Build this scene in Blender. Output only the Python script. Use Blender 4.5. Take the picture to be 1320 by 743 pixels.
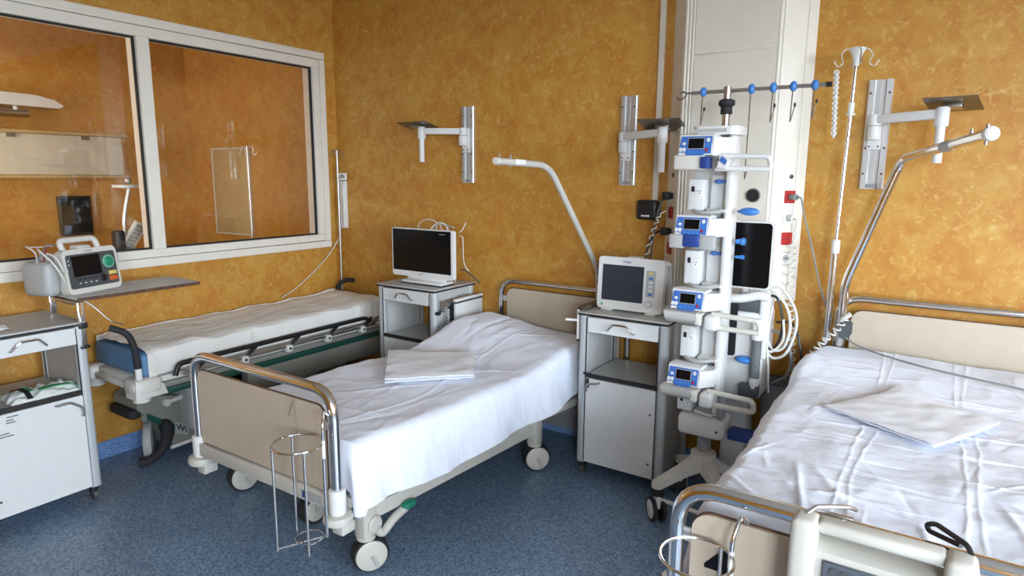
import bpy, bmesh, math, random
from mathutils import Vector, Matrix, noise
random.seed(7)
PI = math.pi
for o in list(bpy.data.objects): bpy.data.objects.remove(o)
S = bpy.context.scene
COL = S.collection

# ------------------------------------------------------------------ camera
CAMX = (0.83367541, 0.55220616, 0.00732505)
CAMY = (-0.10128427, 0.13984484, 0.98497965)
CAMF = (-0.54288747, 0.82189523, -0.17251501)
cam = bpy.data.cameras.new('camera'); cam.sensor_width = 36; cam.lens = 828.451 / 1320 * 36
cam.clip_start = 0.05; cam.clip_end = 60
camo = bpy.data.objects.new('camera', cam); COL.objects.link(camo)
m = Matrix.Identity(4)
for i in range(3):
    m[i][0] = CAMX[i]; m[i][1] = CAMY[i]; m[i][2] = -CAMF[i]
m[0][3], m[1][3], m[2][3] = 0, 0, 1.65
camo.matrix_world = m
S.camera = camo

# ------------------------------------------------------------------ world, daylight, exposure
S.view_settings.view_transform = 'Standard'; S.view_settings.look = 'None'
S.view_settings.gamma = 1.0; S.view_settings.use_curve_mapping = False
S.view_settings.exposure = 0.2
w = bpy.data.worlds.new('sky'); S.world = w; w.use_nodes = True
bg = w.node_tree.nodes['Background']; bg.inputs[0].default_value = (0.75, 0.865, 1.0, 1); bg.inputs[1].default_value = 27.0

def area(name, loc, rot, sx, sy, power, color):
    l = bpy.data.lights.new(name, 'AREA'); l.shape = 'RECTANGLE'; l.size = sx; l.size_y = sy
    l.energy = power; l.color = color
    o = bpy.data.objects.new(name, l); COL.objects.link(o); o.location = loc; o.rotation_euler = rot
    return o
# room extents
XL, YB, XR, YF, ZC = -3.937, 3.4935, 3.2, -1.9, 3.0
XN, YN = -5.95, -1.0          # neighbouring room seen through the interior window
# daylight: the sky itself shines in by the two windows of the right-hand wall; the area lights there are
# only sky portals (they mark the openings for sampling and give no light of their own)
for (y_, w_) in ((0.75, 1.7), (-1.05, 1.1)):
    p_ = area('sky_portal', (XR + 0.125, y_, 1.75), (0, PI / 2, 0), 1.66, w_, 1, (1, 1, 1)); p_.data.cycles.is_portal = True
p_ = area('sky_portal', (1.85, YF - 0.125, 1.75), (PI / 2, 0, 0), 1.5, 1.66, 1, (1, 1, 1)); p_.data.cycles.is_portal = True
# unseen lamp added inside the neighbour room to light it; no window there
area('neighbour_fill', (-4.45, YN + 0.35, 1.7), (PI / 2, 0, 0.5), 1.0, 1.4, 50, (1.0, 0.97, 0.92))

# ------------------------------------------------------------------ materials
MATS = {}
def newmat(name):
    mt = bpy.data.materials.new(name); mt.use_nodes = True
    nt = mt.node_tree; b = nt.nodes['Principled BSDF']; MATS[name] = mt
    return mt, nt, b
def simple(name, col, rough=0.5, metal=0.0, var=0.06, scale=12.0, bump=0.0, bscale=80.0, coat=0.0, spec=0.5):
    """plain procedural surface: colour with a faint cloudy variation, optional fine relief"""
    mt, nt, b = newmat(name)
    b.inputs['Roughness'].default_value = rough; b.inputs['Metallic'].default_value = metal
    b.inputs['Specular IOR Level'].default_value = spec
    if coat: b.inputs['Coat Weight'].default_value = coat
    tc = nt.nodes.new('ShaderNodeTexCoord')
    n = nt.nodes.new('ShaderNodeTexNoise'); n.inputs['Scale'].default_value = scale; n.inputs['Detail'].default_value = 4
    nt.links.new(tc.outputs['Object'], n.inputs['Vector'])
    r = nt.nodes.new('ShaderNodeValToRGB')
    c0 = [max(0, c * (1 - var)) for c in col]; c1 = [min(1, c * (1 + var)) for c in col]
    r.color_ramp.elements[0].position = 0.3; r.color_ramp.elements[1].position = 0.7
    r.color_ramp.elements[0].color = (*c0, 1); r.color_ramp.elements[1].color = (*c1, 1)
    nt.links.new(n.outputs['Fac'], r.inputs['Fac']); nt.links.new(r.outputs['Color'], b.inputs['Base Color'])
    if bump:
        n2 = nt.nodes.new('ShaderNodeTexNoise'); n2.inputs['Scale'].default_value = bscale; n2.inputs['Detail'].default_value = 3
        nt.links.new(tc.outputs['Object'], n2.inputs['Vector'])
        bp = nt.nodes.new('ShaderNodeBump'); bp.inputs['Strength'].default_value = bump; bp.inputs['Distance'].default_value = 0.002
        nt.links.new(n2.outputs['Fac'], bp.inputs['Height']); nt.links.new(bp.outputs['Normal'], b.inputs['Normal'])
    return mt

def wallpaper():
    mt, nt, b = newmat('wallpaper')
    b.inputs['Roughness'].default_value = 0.55
    tc = nt.nodes.new('ShaderNodeTexCoord')
    def nz(scale, detail, dist, rough=0.6):
        n = nt.nodes.new('ShaderNodeTexNoise'); n.inputs['Scale'].default_value = scale
        n.inputs['Detail'].default_value = detail; n.inputs['Distortion'].default_value = dist
        n.inputs['Roughness'].default_value = rough
        nt.links.new(tc.outputs['Object'], n.inputs['Vector']); return n
    def ramp(n, stops):
        r = nt.nodes.new('ShaderNodeValToRGB'); e = r.color_ramp.elements
        while len(e) < len(stops): e.new(0.5)
        for i, (p, c) in enumerate(stops): e[i].position = p; e[i].color = (*c, 1)
        nt.links.new(n.outputs['Fac'], r.inputs['Fac']); return r
    def mix(a, bb, fac, mode='MIX'):
        x = nt.nodes.new('ShaderNodeMix'); x.data_type = 'RGBA'; x.blend_type = mode
        if isinstance(fac, float): x.inputs[0].default_value = fac
        else: nt.links.new(fac, x.inputs[0])
        nt.links.new(a, x.inputs[6])
        if isinstance(bb, tuple): x.inputs[7].default_value = (*bb, 1)
        else: nt.links.new(bb, x.inputs[7])
        return x.outputs[2]
    base = ramp(nz(9, 6, 0.8), [(0.30, (0.47, 0.180, 0.020)), (0.5, (0.52, 0.25, 0.034)), (0.72, (0.57, 0.325, 0.062))])
    big = ramp(nz(2.2, 3, 0.4), [(0.3, (0.94, 0.93, 0.91)), (0.7, (1, 1, 1))])
    c = mix(base.outputs[0], big.outputs[0], 1.0, 'MULTIPLY')
    fl = ramp(nz(20, 6, 1.7, 0.68), [(0.53, (0, 0, 0)), (0.78, (0.9, 0.9, 0.9))])
    c = mix(c, (0.68, 0.475, 0.165), fl.outputs[0])
    dk = ramp(nz(19, 4, 1.5, 0.6), [(0.30, (0.6, 0.6, 0.6)), (0.44, (0, 0, 0))])
    c = mix(c, (0.54, 0.20, 0.028), dk.outputs[0])
    nt.links.new(c, b.inputs['Base Color'])
    bp = nt.nodes.new('ShaderNodeBump'); bp.inputs['Strength'].default_value = 0.25; bp.inputs['Distance'].default_value = 0.002
    nt.links.new(nz(60, 4, 1.0).outputs['Fac'], bp.inputs['Height']); nt.links.new(bp.outputs['Normal'], b.inputs['Normal'])
    return mt
def vinyl(name, c0, c1, c2, rough):
    mt, nt, b = newmat(name); b.inputs['Roughness'].default_value = rough
    tc = nt.nodes.new('ShaderNodeTexCoord')
    v = nt.nodes.new('ShaderNodeTexVoronoi'); v.inputs['Scale'].default_value = 150
    n = nt.nodes.new('ShaderNodeTexNoise'); n.inputs['Scale'].default_value = 1.6; n.inputs['Detail'].default_value = 5
    for x in (v, n): nt.links.new(tc.outputs['Object'], x.inputs['Vector'])
    r = nt.nodes.new('ShaderNodeValToRGB'); e = r.color_ramp.elements
    e.new(0.5); e[0].position = 0.12; e[1].position = 0.5; e[2].position = 0.9
    e[0].color = (*c0, 1); e[1].color = (*c1, 1); e[2].color = (*c2, 1)
    sp = nt.nodes.new('ShaderNodeSeparateColor'); nt.links.new(v.outputs['Color'], sp.inputs[0])
    nt.links.new(sp.outputs[0], r.inputs['Fac'])
    r2 = nt.nodes.new('ShaderNodeValToRGB'); r2.color_ramp.elements[0].color = (0.82, 0.82, 0.82, 1); r2.color_ramp.elements[0].position = 0.3; r2.color_ramp.elements[1].position = 0.7
    nt.links.new(n.outputs['Fac'], r2.inputs['Fac'])
    x = nt.nodes.new('ShaderNodeMix'); x.data_type = 'RGBA'; x.blend_type = 'MULTIPLY'; x.inputs[0].default_value = 1
    nt.links.new(r.outputs[0], x.inputs[6]); nt.links.new(r2.outputs[0], x.inputs[7]); nt.links.new(x.outputs[2], b.inputs['Base Color'])
    return mt
def glass(name, tint=(1, 1, 1)):
    mt = bpy.data.materials.new(name); mt.use_nodes = True; MATS[name] = mt
    nt = mt.node_tree; nt.nodes.remove(nt.nodes['Principled BSDF']); out = nt.nodes['Material Output']
    t = nt.nodes.new('ShaderNodeBsdfTransparent'); t.inputs[0].default_value = (*tint, 1)
    g = nt.nodes.new('ShaderNodeBsdfGlossy'); g.inputs['Roughness'].default_value = 0.0
    fr = nt.nodes.new('ShaderNodeFresnel'); fr.inputs[0].default_value = 1.5
    mx = nt.nodes.new('ShaderNodeMixShader')
    nt.links.new(fr.outputs[0], mx.inputs[0]); nt.links.new(t.outputs[0], mx.inputs[1]); nt.links.new(g.outputs[0], mx.inputs[2])
    nt.links.new(mx.outputs[0], out.inputs[0]); return mt
def fabric(name, col, bump=0.22):
    mt, nt, b = newmat(name); b.inputs['Roughness'].default_value = 0.85; b.inputs['Specular IOR Level'].default_value = 0.15
    b.inputs['Base Color'].default_value = (*col, 1); b.inputs['Sheen Weight'].default_value = 0.1
    tc = nt.nodes.new('ShaderNodeTexCoord')
    mp = nt.nodes.new('ShaderNodeMapping'); mp.inputs['Scale'].default_value = (0.6, 1.2, 1); mp.inputs['Rotation'].default_value = (0, 0, 0.15)
    nt.links.new(tc.outputs['Object'], mp.inputs[0])
    n = nt.nodes.new('ShaderNodeTexNoise'); n.inputs['Scale'].default_value = 11; n.inputs['Detail'].default_value = 5; n.inputs['Distortion'].default_value = 0.5
    nt.links.new(mp.outputs[0], n.inputs['Vector'])
    bp = nt.nodes.new('ShaderNodeBump'); bp.inputs['Strength'].default_value = bump; bp.inputs['Distance'].default_value = 0.012
    nt.links.new(n.outputs['Fac'], bp.inputs['Height']); nt.links.new(bp.outputs['Normal'], b.inputs['Normal'])
    return mt

wallpaper()
vinyl('floor_vinyl', (0.095, 0.155, 0.245), (0.17, 0.265, 0.40), (0.29, 0.40, 0.52), 0.36)
vinyl('skirting_vinyl', (0.11, 0.22, 0.50), (0.17, 0.32, 0.64), (0.30, 0.46, 0.75), 0.4)
simple('outside_ground', (0.10, 0.10, 0.08), 0.9)
simple('ceiling_paint', (0.80, 0.78, 0.74), 0.9)
simple('plain_paint', (0.72, 0.52, 0.26), 0.8)
simple('white_frame', (0.80, 0.76, 0.67), 0.35, var=0.02)
simple('gasket', (0.012, 0.012, 0.012), 0.6)
glass('window_glass', (0.97, 0.95, 0.92))
simple('panel_white', (0.69, 0.645, 0.55), 0.4, var=0.02)
simple('panel_pale', (0.82, 0.78, 0.68), 0.4, var=0.02)
simple('white_plastic', (0.74, 0.74, 0.72), 0.35, var=0.02)
simple('cream_plastic', (0.66, 0.64, 0.57), 0.4, var=0.03)
simple('grey_plastic', (0.42, 0.43, 0.42), 0.45, var=0.03)
simple('mid_grey', (0.28, 0.29, 0.30), 0.5, var=0.04)
simple('dark_grey', (0.07, 0.075, 0.08), 0.5)
simple('black_plastic', (0.012, 0.012, 0.014), 0.4)
simple('black_rubber', (0.018, 0.018, 0.02), 0.75)
simple('screen_black', (0.005, 0.005, 0.006), 0.18, var=0.0, spec=0.22)
simple('screen_grey', (0.035, 0.045, 0.065), 0.16, var=0.05)
simple('chrome', (0.72, 0.72, 0.72), 0.14, 1.0, var=0.03)
simple('brushed_steel', (0.50, 0.49, 0.47), 0.34, 1.0, var=0.06)
simple('aluminium', (0.62, 0.63, 0.63), 0.42, 0.75, var=0.03)
simple('dark_steel', (0.22, 0.20, 0.17), 0.4, 0.9, var=0.1)
simple('post_grey', (0.50, 0.525, 0.53), 0.35, 0.15, var=0.02)
simple('laminate_white', (0.69, 0.70, 0.69), 0.38, var=0.02)
simple('laminate_grey', (0.52, 0.52, 0.50), 0.42, var=0.03)
simple('laminate_beige', (0.53, 0.445, 0.34), 0.42, var=0.03)
simple('edge_brown', (0.10, 0.045, 0.025), 0.5, var=0.4, scale=40)
simple('edge_black', (0.015, 0.014, 0.014), 0.5)
simple('frame_beige', (0.56, 0.54, 0.48), 0.42, var=0.03)
simple('bed_grey', (0.46, 0.45, 0.42), 0.45, var=0.03)
simple('stretcher_grey', (0.25, 0.25, 0.215), 0.5, var=0.05)
simple('stretcher_white', (0.70, 0.69, 0.64), 0.4, var=0.03)
simple('dark_green', (0.012, 0.075, 0.055), 0.4)
simple('pedal_green', (0.01, 0.19, 0.12), 0.35)
simple('sheet_blue', (0.11, 0.24, 0.42), 0.7, bump=0.5, bscale=30)
simple('pump_blue', (0.05, 0.15, 0.46), 0.35)
simple('pump_dark_blue', (0.02, 0.055, 0.25), 0.4)
simple('knob_blue', (0.05, 0.21, 0.58), 0.35)
simple('socket_red', (0.42, 0.025, 0.025), 0.35)
simple('dial_green', (0.02, 0.26, 0.14), 0.4)
simple('ring_pale_green', (0.22, 0.52, 0.36), 0.4)
simple('button_yellow', (0.72, 0.55, 0.16), 0.4)
simple('button_orange', (0.65, 0.13, 0.03), 0.4)
simple('cable_white', (0.68, 0.67, 0.62), 0.45)
simple('cable_grey', (0.22, 0.23, 0.23), 0.45)
simple('cable_red', (0.40, 0.05, 0.05), 0.45)
simple('hose_grey', (0.16, 0.17, 0.18), 0.5)
simple('bag_plastic', (0.70, 0.72, 0.70), 0.3)
simple('bag_green', (0.02, 0.28, 0.08), 0.35)
simple('paper', (0.80, 0.79, 0.76), 0.8)
simple('ink', (0.012, 0.012, 0.016), 0.9, spec=0.1)
simple('ink_orange', (0.75, 0.33, 0.02), 0.6)
simple('control_grey', (0.085, 0.10, 0.12), 0.45)
simple('bin_plastic', (0.30, 0.31, 0.31), 0.35)
simple('board_tan', (0.50, 0.35, 0.15), 0.5)
simple('board_cream', (0.62, 0.58, 0.46), 0.5)
fabric('bed_linen', (0.82, 0.86, 0.96))
fabric('folded_linen', (0.86, 0.89, 0.955), 0.25)
fabric('stretcher_linen', (0.80, 0.78, 0.73))

# ------------------------------------------------------------------ mesh helpers
MW = {}
def put(o, label=None, cat=None, group=None, kind=None):
    if label: o['label'] = label
    if cat: o['category'] = cat
    if group: o['group'] = group
    if kind: o['kind'] = kind
    return o
def thing(name, label, cat, loc=(0, 0, 0), rotz=0.0, group=None):
    o = bpy.data.objects.new(name, None); COL.objects.link(o); o.empty_display_size = 0.1
    o.location = loc; o.rotation_euler = (0, 0, rotz)
    MW[o.name] = Matrix.Translation(loc) @ Matrix.Rotation(rotz, 4, 'Z')
    return put(o, label, cat, group)

class MB:
    """collects shapes into one mesh"""
    def __init__(s): s.bm = bmesh.new()
    def _xf(s, vs, M):
        if M is not None: bmesh.ops.transform(s.bm, matrix=M, verts=vs)
    def box(s, x0, x1, y0, y1, z0, z1, bev=0.0, seg=2, M=None):
        r = bmesh.ops.create_cube(s.bm, size=1.0); vs = r['verts']
        bmesh.ops.scale(s.bm, vec=(abs(x1 - x0), abs(y1 - y0), abs(z1 - z0)), verts=vs)
        bmesh.ops.translate(s.bm, vec=((x0 + x1) / 2, (y0 + y1) / 2, (z0 + z1) / 2), verts=vs)
        if bev > 0:
            es = list({e for v in vs for e in v.link_edges})
            rr = bmesh.ops.bevel(s.bm, geom=es, offset=min(bev, 0.49 * min(abs(x1 - x0), abs(y1 - y0), abs(z1 - z0))), segments=seg, affect='EDGES', profile=0.5)
            vs = list({v for f in rr['faces'] for v in f.verts} | {v for v in vs if v.is_valid})
        s._xf(vs, M); return s
    def prism(s, pts, a, b, axis='Y', M=None):
        """extrude a 2D outline from a to b along an axis"""
        def p3(p, t):
            return {'Y': (p[0], t, p[1]), 'X': (t, p[0], p[1]), 'Z': (p[0], p[1], t)}[axis]
        A = [s.bm.verts.new(p3(p, a)) for p in pts]; B = [s.bm.verts.new(p3(p, b)) for p in pts]
        n = len(pts)
        s.bm.faces.new(A); s.bm.faces.new(B[::-1])
        for i in range(n): s.bm.faces.new((A[i], B[i], B[(i + 1) % n], A[(i + 1) % n]))
        s._xf(A + B, M); return s
    def tube(s, pts, r, seg=10, caps=True, closed=False):
        pts = [Vector(p) for p in pts]; n = len(pts); rings = []
        rr = r if isinstance(r, (list, tuple)) else [r] * n
        up = None
        for i, p in enumerate(pts):
            if closed: t = (pts[(i + 1) % n] - pts[i - 1])
            elif i == 0: t = pts[1] - p
            elif i == n - 1: t = p - pts[i - 1]
            else: t = (pts[i + 1] - p).normalized() + (p - pts[i - 1]).normalized()
            t.normalize()
            if up is None:
                up = Vector((0, 0, 1)) if abs(t.z) < 0.9 else Vector((1, 0, 0))
            a = up - t * up.dot(t)
            if a.length < 1e-4: a = Vector((0, 1, 0)) - t * t.y
            a.normalize(); bb = t.cross(a); up = a
            rings.append([s.bm.verts.new(p + (a * math.cos(2 * PI * k / seg) + bb * math.sin(2 * PI * k / seg)) * rr[i]) for k in range(seg)])
        m_ = n if closed else n - 1
        for i in range(m_):
            A, B = rings[i], rings[(i + 1) % n]
            for k in range(seg):
                s.bm.faces.new((A[k], A[(k + 1) % seg], B[(k + 1) % seg], B[k]))
        if caps and not closed:
            s.bm.faces.new(rings[0][::-1]); s.bm.faces.new(rings[-1])
        return s
    def cyl(s, p, q, r, r2=None, seg=16):
        return s.tube([p, q], [r, r if r2 is None else r2], seg)
    def lathe(s, prof, o=(0, 0, 0), axis='Z', seg=24, M=None):
        """prof: (radius, height) pairs; closed at the ends"""
        rings = []; o = Vector(o); allv = []
        for (r, h) in prof:
            ring = []
            for k in range(seg):
                a = 2 * PI * k / seg; c, d = r * math.cos(a), r * math.sin(a)
                v = {'Z': (c, d, h), 'X': (h, c, d), 'Y': (d, h, c)}[axis]
                ring.append(s.bm.verts.new(o + Vector(v)))
            rings.append(ring); allv += ring
        for A, B in zip(rings, rings[1:]):
            for k in range(seg): s.bm.faces.new((A[k], A[(k + 1) % seg], B[(k + 1) % seg], B[k]))
        s.bm.faces.new(rings[0][::-1]); s.bm.faces.new(rings[-1])
        s._xf(allv, M); return s
    def ball(s, c, rx, ry, rz, seg=14, M=None):
        r = bmesh.ops.create_uvsphere(s.bm, u_segments=seg, v_segments=max(6, seg // 2), radius=1)
        bmesh.ops.scale(s.bm, vec=(rx, ry, rz), verts=r['verts']); bmesh.ops.translate(s.bm, vec=c, verts=r['verts'])
        s._xf(r['verts'], M); return s
    def torus(s, c, R, r, axis='Z', seg=28, rs=8, a0=0, a1=2 * PI, sy=1.0):
        full = abs(a1 - a0 - 2 * PI) < 1e-6; n = seg
        pts = []
        for k in range(n if full else n + 1):
            a = a0 + (a1 - a0) * k / n; x, y = R * math.cos(a), R * sy * math.sin(a)
            pts.append(Vector(c) + Vector({'Z': (x, y, 0), 'Y': (x, 0, y), 'X': (0, x, y)}[axis]))
        return s.tube(pts, r, rs, closed=full)
    def grid(s, f, nu, nv):
        V = [[s.bm.verts.new(f(i / nu, j / nv)) for i in range(nu + 1)] for j in range(nv + 1)]
        for j in range(nv):
            for i in range(nu): s.bm.faces.new((V[j][i], V[j][i + 1], V[j + 1][i + 1], V[j + 1][i]))
        return s
    def build(s, name, mat, parent=None, smooth=True, world=None, label=None):
        """world=True: vertices are world coordinates, converted into the parent's space"""
        if world is None: world = True
        me = bpy.data.meshes.new(name)
        bmesh.ops.recalc_face_normals(s.bm, faces=s.bm.faces)
        M = MW.get(parent.name) if parent is not None else None
        if M is not None and world: bmesh.ops.transform(s.bm, matrix=M.inverted(), verts=s.bm.verts)
        s.bm.to_mesh(me); s.bm.free()
        if smooth:
            for p in me.polygons: p.use_smooth = True
            try: me.set_sharp_from_angle(angle=math.radians(38))
            except Exception: pass
        me.materials.append(MATS[mat])
        o = bpy.data.objects.new(name, me); COL.objects.link(o)
        if parent is not None:
            o.parent = parent
            if M is not None: MW[o.name] = M
        if label: o['label'] = label
        return o

def bend(pts, rad, n=6):
    """polyline with rounded corners"""
    P_ = [Vector(p) for p in pts]; out = [P_[0]]
    for i in range(1, len(P_) - 1):
        a, b, c = P_[i - 1], P_[i], P_[i + 1]
        d1 = (a - b); d2 = (c - b); r = min(rad, d1.length * 0.48, d2.length * 0.48)
        p, q = b + d1.normalized() * r, b + d2.normalized() * r
        for k in range(n + 1):
            t = k / n; out.append(p * (1 - t) ** 2 + b * 2 * t * (1 - t) + q * t * t)
    out.append(P_[-1]); return out
def spline(pts, n=8):
    """Catmull-Rom through the points"""
    P_ = [Vector(p) for p in pts]; P_ = [P_[0] * 2 - P_[1]] + P_ + [P_[-1] * 2 - P_[-2]]; out = []
    for i in range(1, len(P_) - 2):
        a, b, c, d = P_[i - 1:i + 3]
        for k in range(n):
            t = k / n
            out.append(0.5 * ((2 * b) + (c - a) * t + (2 * a - 5 * b + 4 * c - d) * t * t + (3 * b - a - 3 * c + d) * t ** 3))
    out.append(P_[-2]); return out
def coil(pts, R, turns, n=10, tail=0.0):
    """helix wound about a spline"""
    base = spline(pts, 12); out = []; L = len(base) - 1; N = turns * n
    for k in range(N + 1):
        t = k / N * L; i = min(int(t), L - 1); p = base[i].lerp(base[i + 1], t - i)
        d = (base[i + 1] - base[i]).normalized()
        a = d.cross(Vector((0, 1, 0.01))).normalized(); b = d.cross(a); ang = 2 * PI * k / n
        out.append(p + (a * math.cos(ang) + b * math.sin(ang)) * R)
    return out
def roundrect(x0, x1, z0, z1, r, n=5, corners=(1, 1, 1, 1)):
    """outline, corners in the order bottom-left, bottom-right, top-right, top-left"""
    o = []
    for (cx, cz, a0, on) in ((x0, z0, PI, corners[0]), (x1, z0, 1.5 * PI, corners[1]), (x1, z1, 0, corners[2]), (x0, z1, PI / 2, corners[3])):
        if not on: o.append((cx, cz)); continue
        px = cx + (r if cx == x0 else -r); pz = cz + (r if cz == z0 else -r)
        for k in range(n + 1):
            a = a0 + PI / 2 * k / n; o.append((px + r * math.cos(a), pz + r * math.sin(a)))
    return o
def text(name, body, size, M, mat, parent, world=True, depth=0.0006, sx=1.0, bold=0.0):
    cu = bpy.data.curves.new(name, 'FONT'); cu.body = body; cu.size = size; cu.extrude = depth; cu.align_x = 'CENTER'; cu.align_y = 'CENTER'
    cu.resolution_u = 2; cu.offset = bold
    t = bpy.data.objects.new(name, cu); COL.objects.link(t)
    me = bpy.data.meshes.new_from_object(t); bpy.data.objects.remove(t); bpy.data.curves.remove(cu)
    me.transform(M @ Matrix.Diagonal((sx, 1, 1, 1)))
    PM = MW.get(parent.name)
    if PM is not None and world: me.transform(PM.inverted())
    me.materials.clear(); me.materials.append(MATS[mat]); me.name = name
    o = bpy.data.objects.new(name, me); COL.objects.link(o); o.parent = parent
    if PM is not None: MW[o.name] = PM
    return o
def facing(loc, normal, up=(0, 0, 1)):
    """matrix that lays XY text on a surface with the given outward normal"""
    z = Vector(normal).normalized(); x = Vector(up).cross(z).normalized(); y = z.cross(x)
    M = Matrix.Identity(4)
    for i in range(3): M[i][0], M[i][1], M[i][2], M[i][3] = x[i], y[i], z[i], loc[i]
    return M
def struct(name, mb, mat, parent=None):
    o = mb.build(name, mat, parent, smooth=False)
    if parent is None: o['kind'] = 'structure'
    return o
def lerp(a, b, t): return a + (b - a) * t
def sstep(a, b, x):
    t = min(1, max(0, (x - a) / (b - a))); return t * t * (3 - 2 * t)
def fbm(x, y, z, o=4): return noise.fractal(Vector((x, y, z)), 0.9, 2.0, o)

# ------------------------------------------------------------------ the room
WT = 0.12
struct('floor', MB().box(XN - 0.2, XR + WT, YF - WT, YB + WT, -0.1, 0), 'floor_vinyl')
struct('ceiling', MB().box(XN - 0.2, XR + WT, YF - WT, YB + WT, ZC, ZC + 0.1), 'ceiling_paint')
struct('wall_back', MB().box(XN - 0.2, XR + WT, YB, YB + WT, 0, ZC), 'wallpaper')
struct('floor_outside', MB().box(-40, XR + 60, -60, 60, -4.1, -4.0), 'outside_ground')
# left wall with the opening for the interior window
WY0, WY1, WZ0, WZ1 = 0.35, 3.392, 1.092, 2.535
lw = MB()
lw.box(XL - WT, XL, YF, YB, 0, WZ0); lw.box(XL - WT, XL, YF, YB, WZ1, ZC)
lw.box(XL - WT, XL, YF, WY0, WZ0, WZ1); lw.box(XL - WT, XL, WY1, YB, WZ0, WZ1)
struct('wall_left', lw, 'wallpaper')
struct('baseboard_left', MB().box(XL, XL + 0.006, YF, YB, 0, 0.102), 'skirting_vinyl')
struct('baseboard_back', MB().box(XL + 0.006, XR, YB - 0.006, YB, 0, 0.102), 'skirting_vinyl')
# right wall with two windows (outside the picture), front wall behind the camera
rw = MB()
for (a, b) in ((YF, -1.6), (-0.5, -0.1), (1.6, YB)): rw.box(XR, XR + WT, a, b, 0, ZC)
for (a, b) in ((-1.6, -0.5), (-0.1, 1.6)):
    rw.box(XR, XR + WT, a, b, 0, 0.92); rw.box(XR, XR + WT, a, b, 2.58, ZC)
struct('wall_right', rw, 'wallpaper')
fw_ = MB().box(XN - 0.2, 1.1, YF - WT, YF, 0, ZC); fw_.box(2.6, XR + WT, YF - WT, YF, 0, ZC); fw_.box(1.1, 2.6, YF - WT, YF, 0, 0.92); fw_.box(1.1, 2.6, YF - WT, YF, 2.58, ZC)
struct('wall_front', fw_, 'wallpaper')
f = MB()
for (x0, x1, z0, z1) in ((1.1, 1.15, 0.92, 2.58), (2.55, 2.6, 0.92, 2.58), (1.825, 1.875, 0.97, 2.53), (1.15, 2.55, 0.92, 0.97), (1.15, 2.55, 2.53, 2.58)): f.box(x0, x1, YF - 0.08, YF - 0.02, z0, z1)
struct('window_4', f, 'white_frame')
for n_, (a, b) in enumerate(((-0.1, 1.6), (-1.6, -0.5))):
    f = MB(); e = 0.05
    for (y0, y1, z0, z1) in ((a, a + e, 0.92, 2.58), (b - e, b, 0.92, 2.58), ((a + b) / 2 - e / 2, (a + b) / 2 + e / 2, 0.97, 2.53), (a + e, b - e, 0.92, 0.97), (a + e, b - e, 2.53, 2.58)):
        f.box(XR + 0.02, XR + 0.08, y0, y1, z0, z1)
    struct('window_%d' % (n_ + 2), f, 'white_frame')
# neighbouring room beyond the glass
struct('wall_far', MB().box(XN - WT, XN, YN, YB, 0, ZC), 'wallpaper')
struct('wall_side', MB().box(XN - WT, XL - WT, YN - WT, YN, 0, ZC), 'wallpaper')

# interior window: outer frame, sash profile, mullion, gaskets, panes
win = thing('window_1', None, None, (XL, 1.87, WZ0)); win['kind'] = 'structure'
FX = XL + 0.012
fr = MB()
for (y0, y1, z0, z1) in ((WY0, WY1, WZ1 - 0.052, WZ1), (WY0, WY1, WZ0, WZ0 + 0.052), (WY1 - 0.052, WY1, WZ0 + 0.052, WZ1 - 0.052), (WY0, WY0 + 0.052, WZ0 + 0.052, WZ1 - 0.052)):
    fr.box(XL - WT - 0.012, FX, y0, y1, z0, z1, 0.004, 1)
fr.build('outer_frame', 'white_frame', win)
GZ0, GZ1 = 1.196, 2.42
sash = MB()
for (y0, y1, z0, z1) in ((WY0 + 0.054, WY1 - 0.054, GZ1, WZ1 - 0.054), (WY0 + 0.054, WY1 - 0.054, WZ0 + 0.054, GZ0), (3.282, WY1 - 0.054, GZ0, GZ1), (WY0 + 0.054, WY0 + 0.11, GZ0, GZ1)):
    sash.box(XL - WT + 0.01, FX - 0.004, y0, y1, z0, z1, 0.003, 1)
sash.build('sash', 'white_frame', win)
mu = MB().box(XL - WT + 0.01, FX - 0.004, 2.030, 2.105, GZ0, GZ1, 0.003, 1); mu.build('mullion', 'white_frame', win)
for (y0, y1) in ((WY0 + 0.11, 2.030), (2.105, 3.282)):
    g = MB(); gx0, gx1 = XL - 0.035, XL - 0.015; e = 0.009
    g.box(gx0, gx1, y0, y1, GZ1 - e, GZ1); g.box(gx0, gx1, y0, y1, GZ0, GZ0 + e)
    g.box(gx0, gx1, y0, y0 + e, GZ0 + e, GZ1 - e); g.box(gx0, gx1, y1 - e, y1, GZ0 + e, GZ1 - e)
    g.build('gasket', 'gasket', win)
    MB().box(XL - 0.028, XL - 0.022, y0 + 0.001, y1 - 0.001, GZ0 + 0.001, GZ1 - 0.001).build('pane', 'window_glass', win, smooth=False)

# ------------------------------------------------------------------ neighbour room contents
t = thing('examination_lamp', 'long white hooded wall lamp with chrome tube seen through the interior window', 'lamp', (XN, 1.9, 2.15))
MB().prism([(1.2, 2.14), (2.33, 2.13), (2.36, 2.15), (2.30, 2.19), (2.18, 2.215), (1.2, 2.24)], XN + 0.03, XN + 0.24, 'X').build('hood', 'white_plastic', t)
MB().box(XN, XN + 0.05, 1.75, 1.9, 2.06, 2.2, 0.005).build('wall_mount', 'white_plastic', t)
MB().cyl((XN + 0.13, 1.2, 2.085), (XN + 0.13, 2.16, 2.085), 0.028).build('tube', 'chrome', t)
MB().cyl((XN + 0.13, 2.08, 2.08), (XN + 0.13, 2.08, 2.15), 0.016).build('bracket', 'white_plastic', t)
t = thing('wall_cabinet', 'long cream wall cabinet mounted below the hooded lamp behind the glass', 'cabinet', (XN, 1.9, 1.63))
MB().box(XN, XN + 0.28, 1.0, 2.74, 1.63, 1.93, 0.004).build('body', 'board_cream', t)
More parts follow.
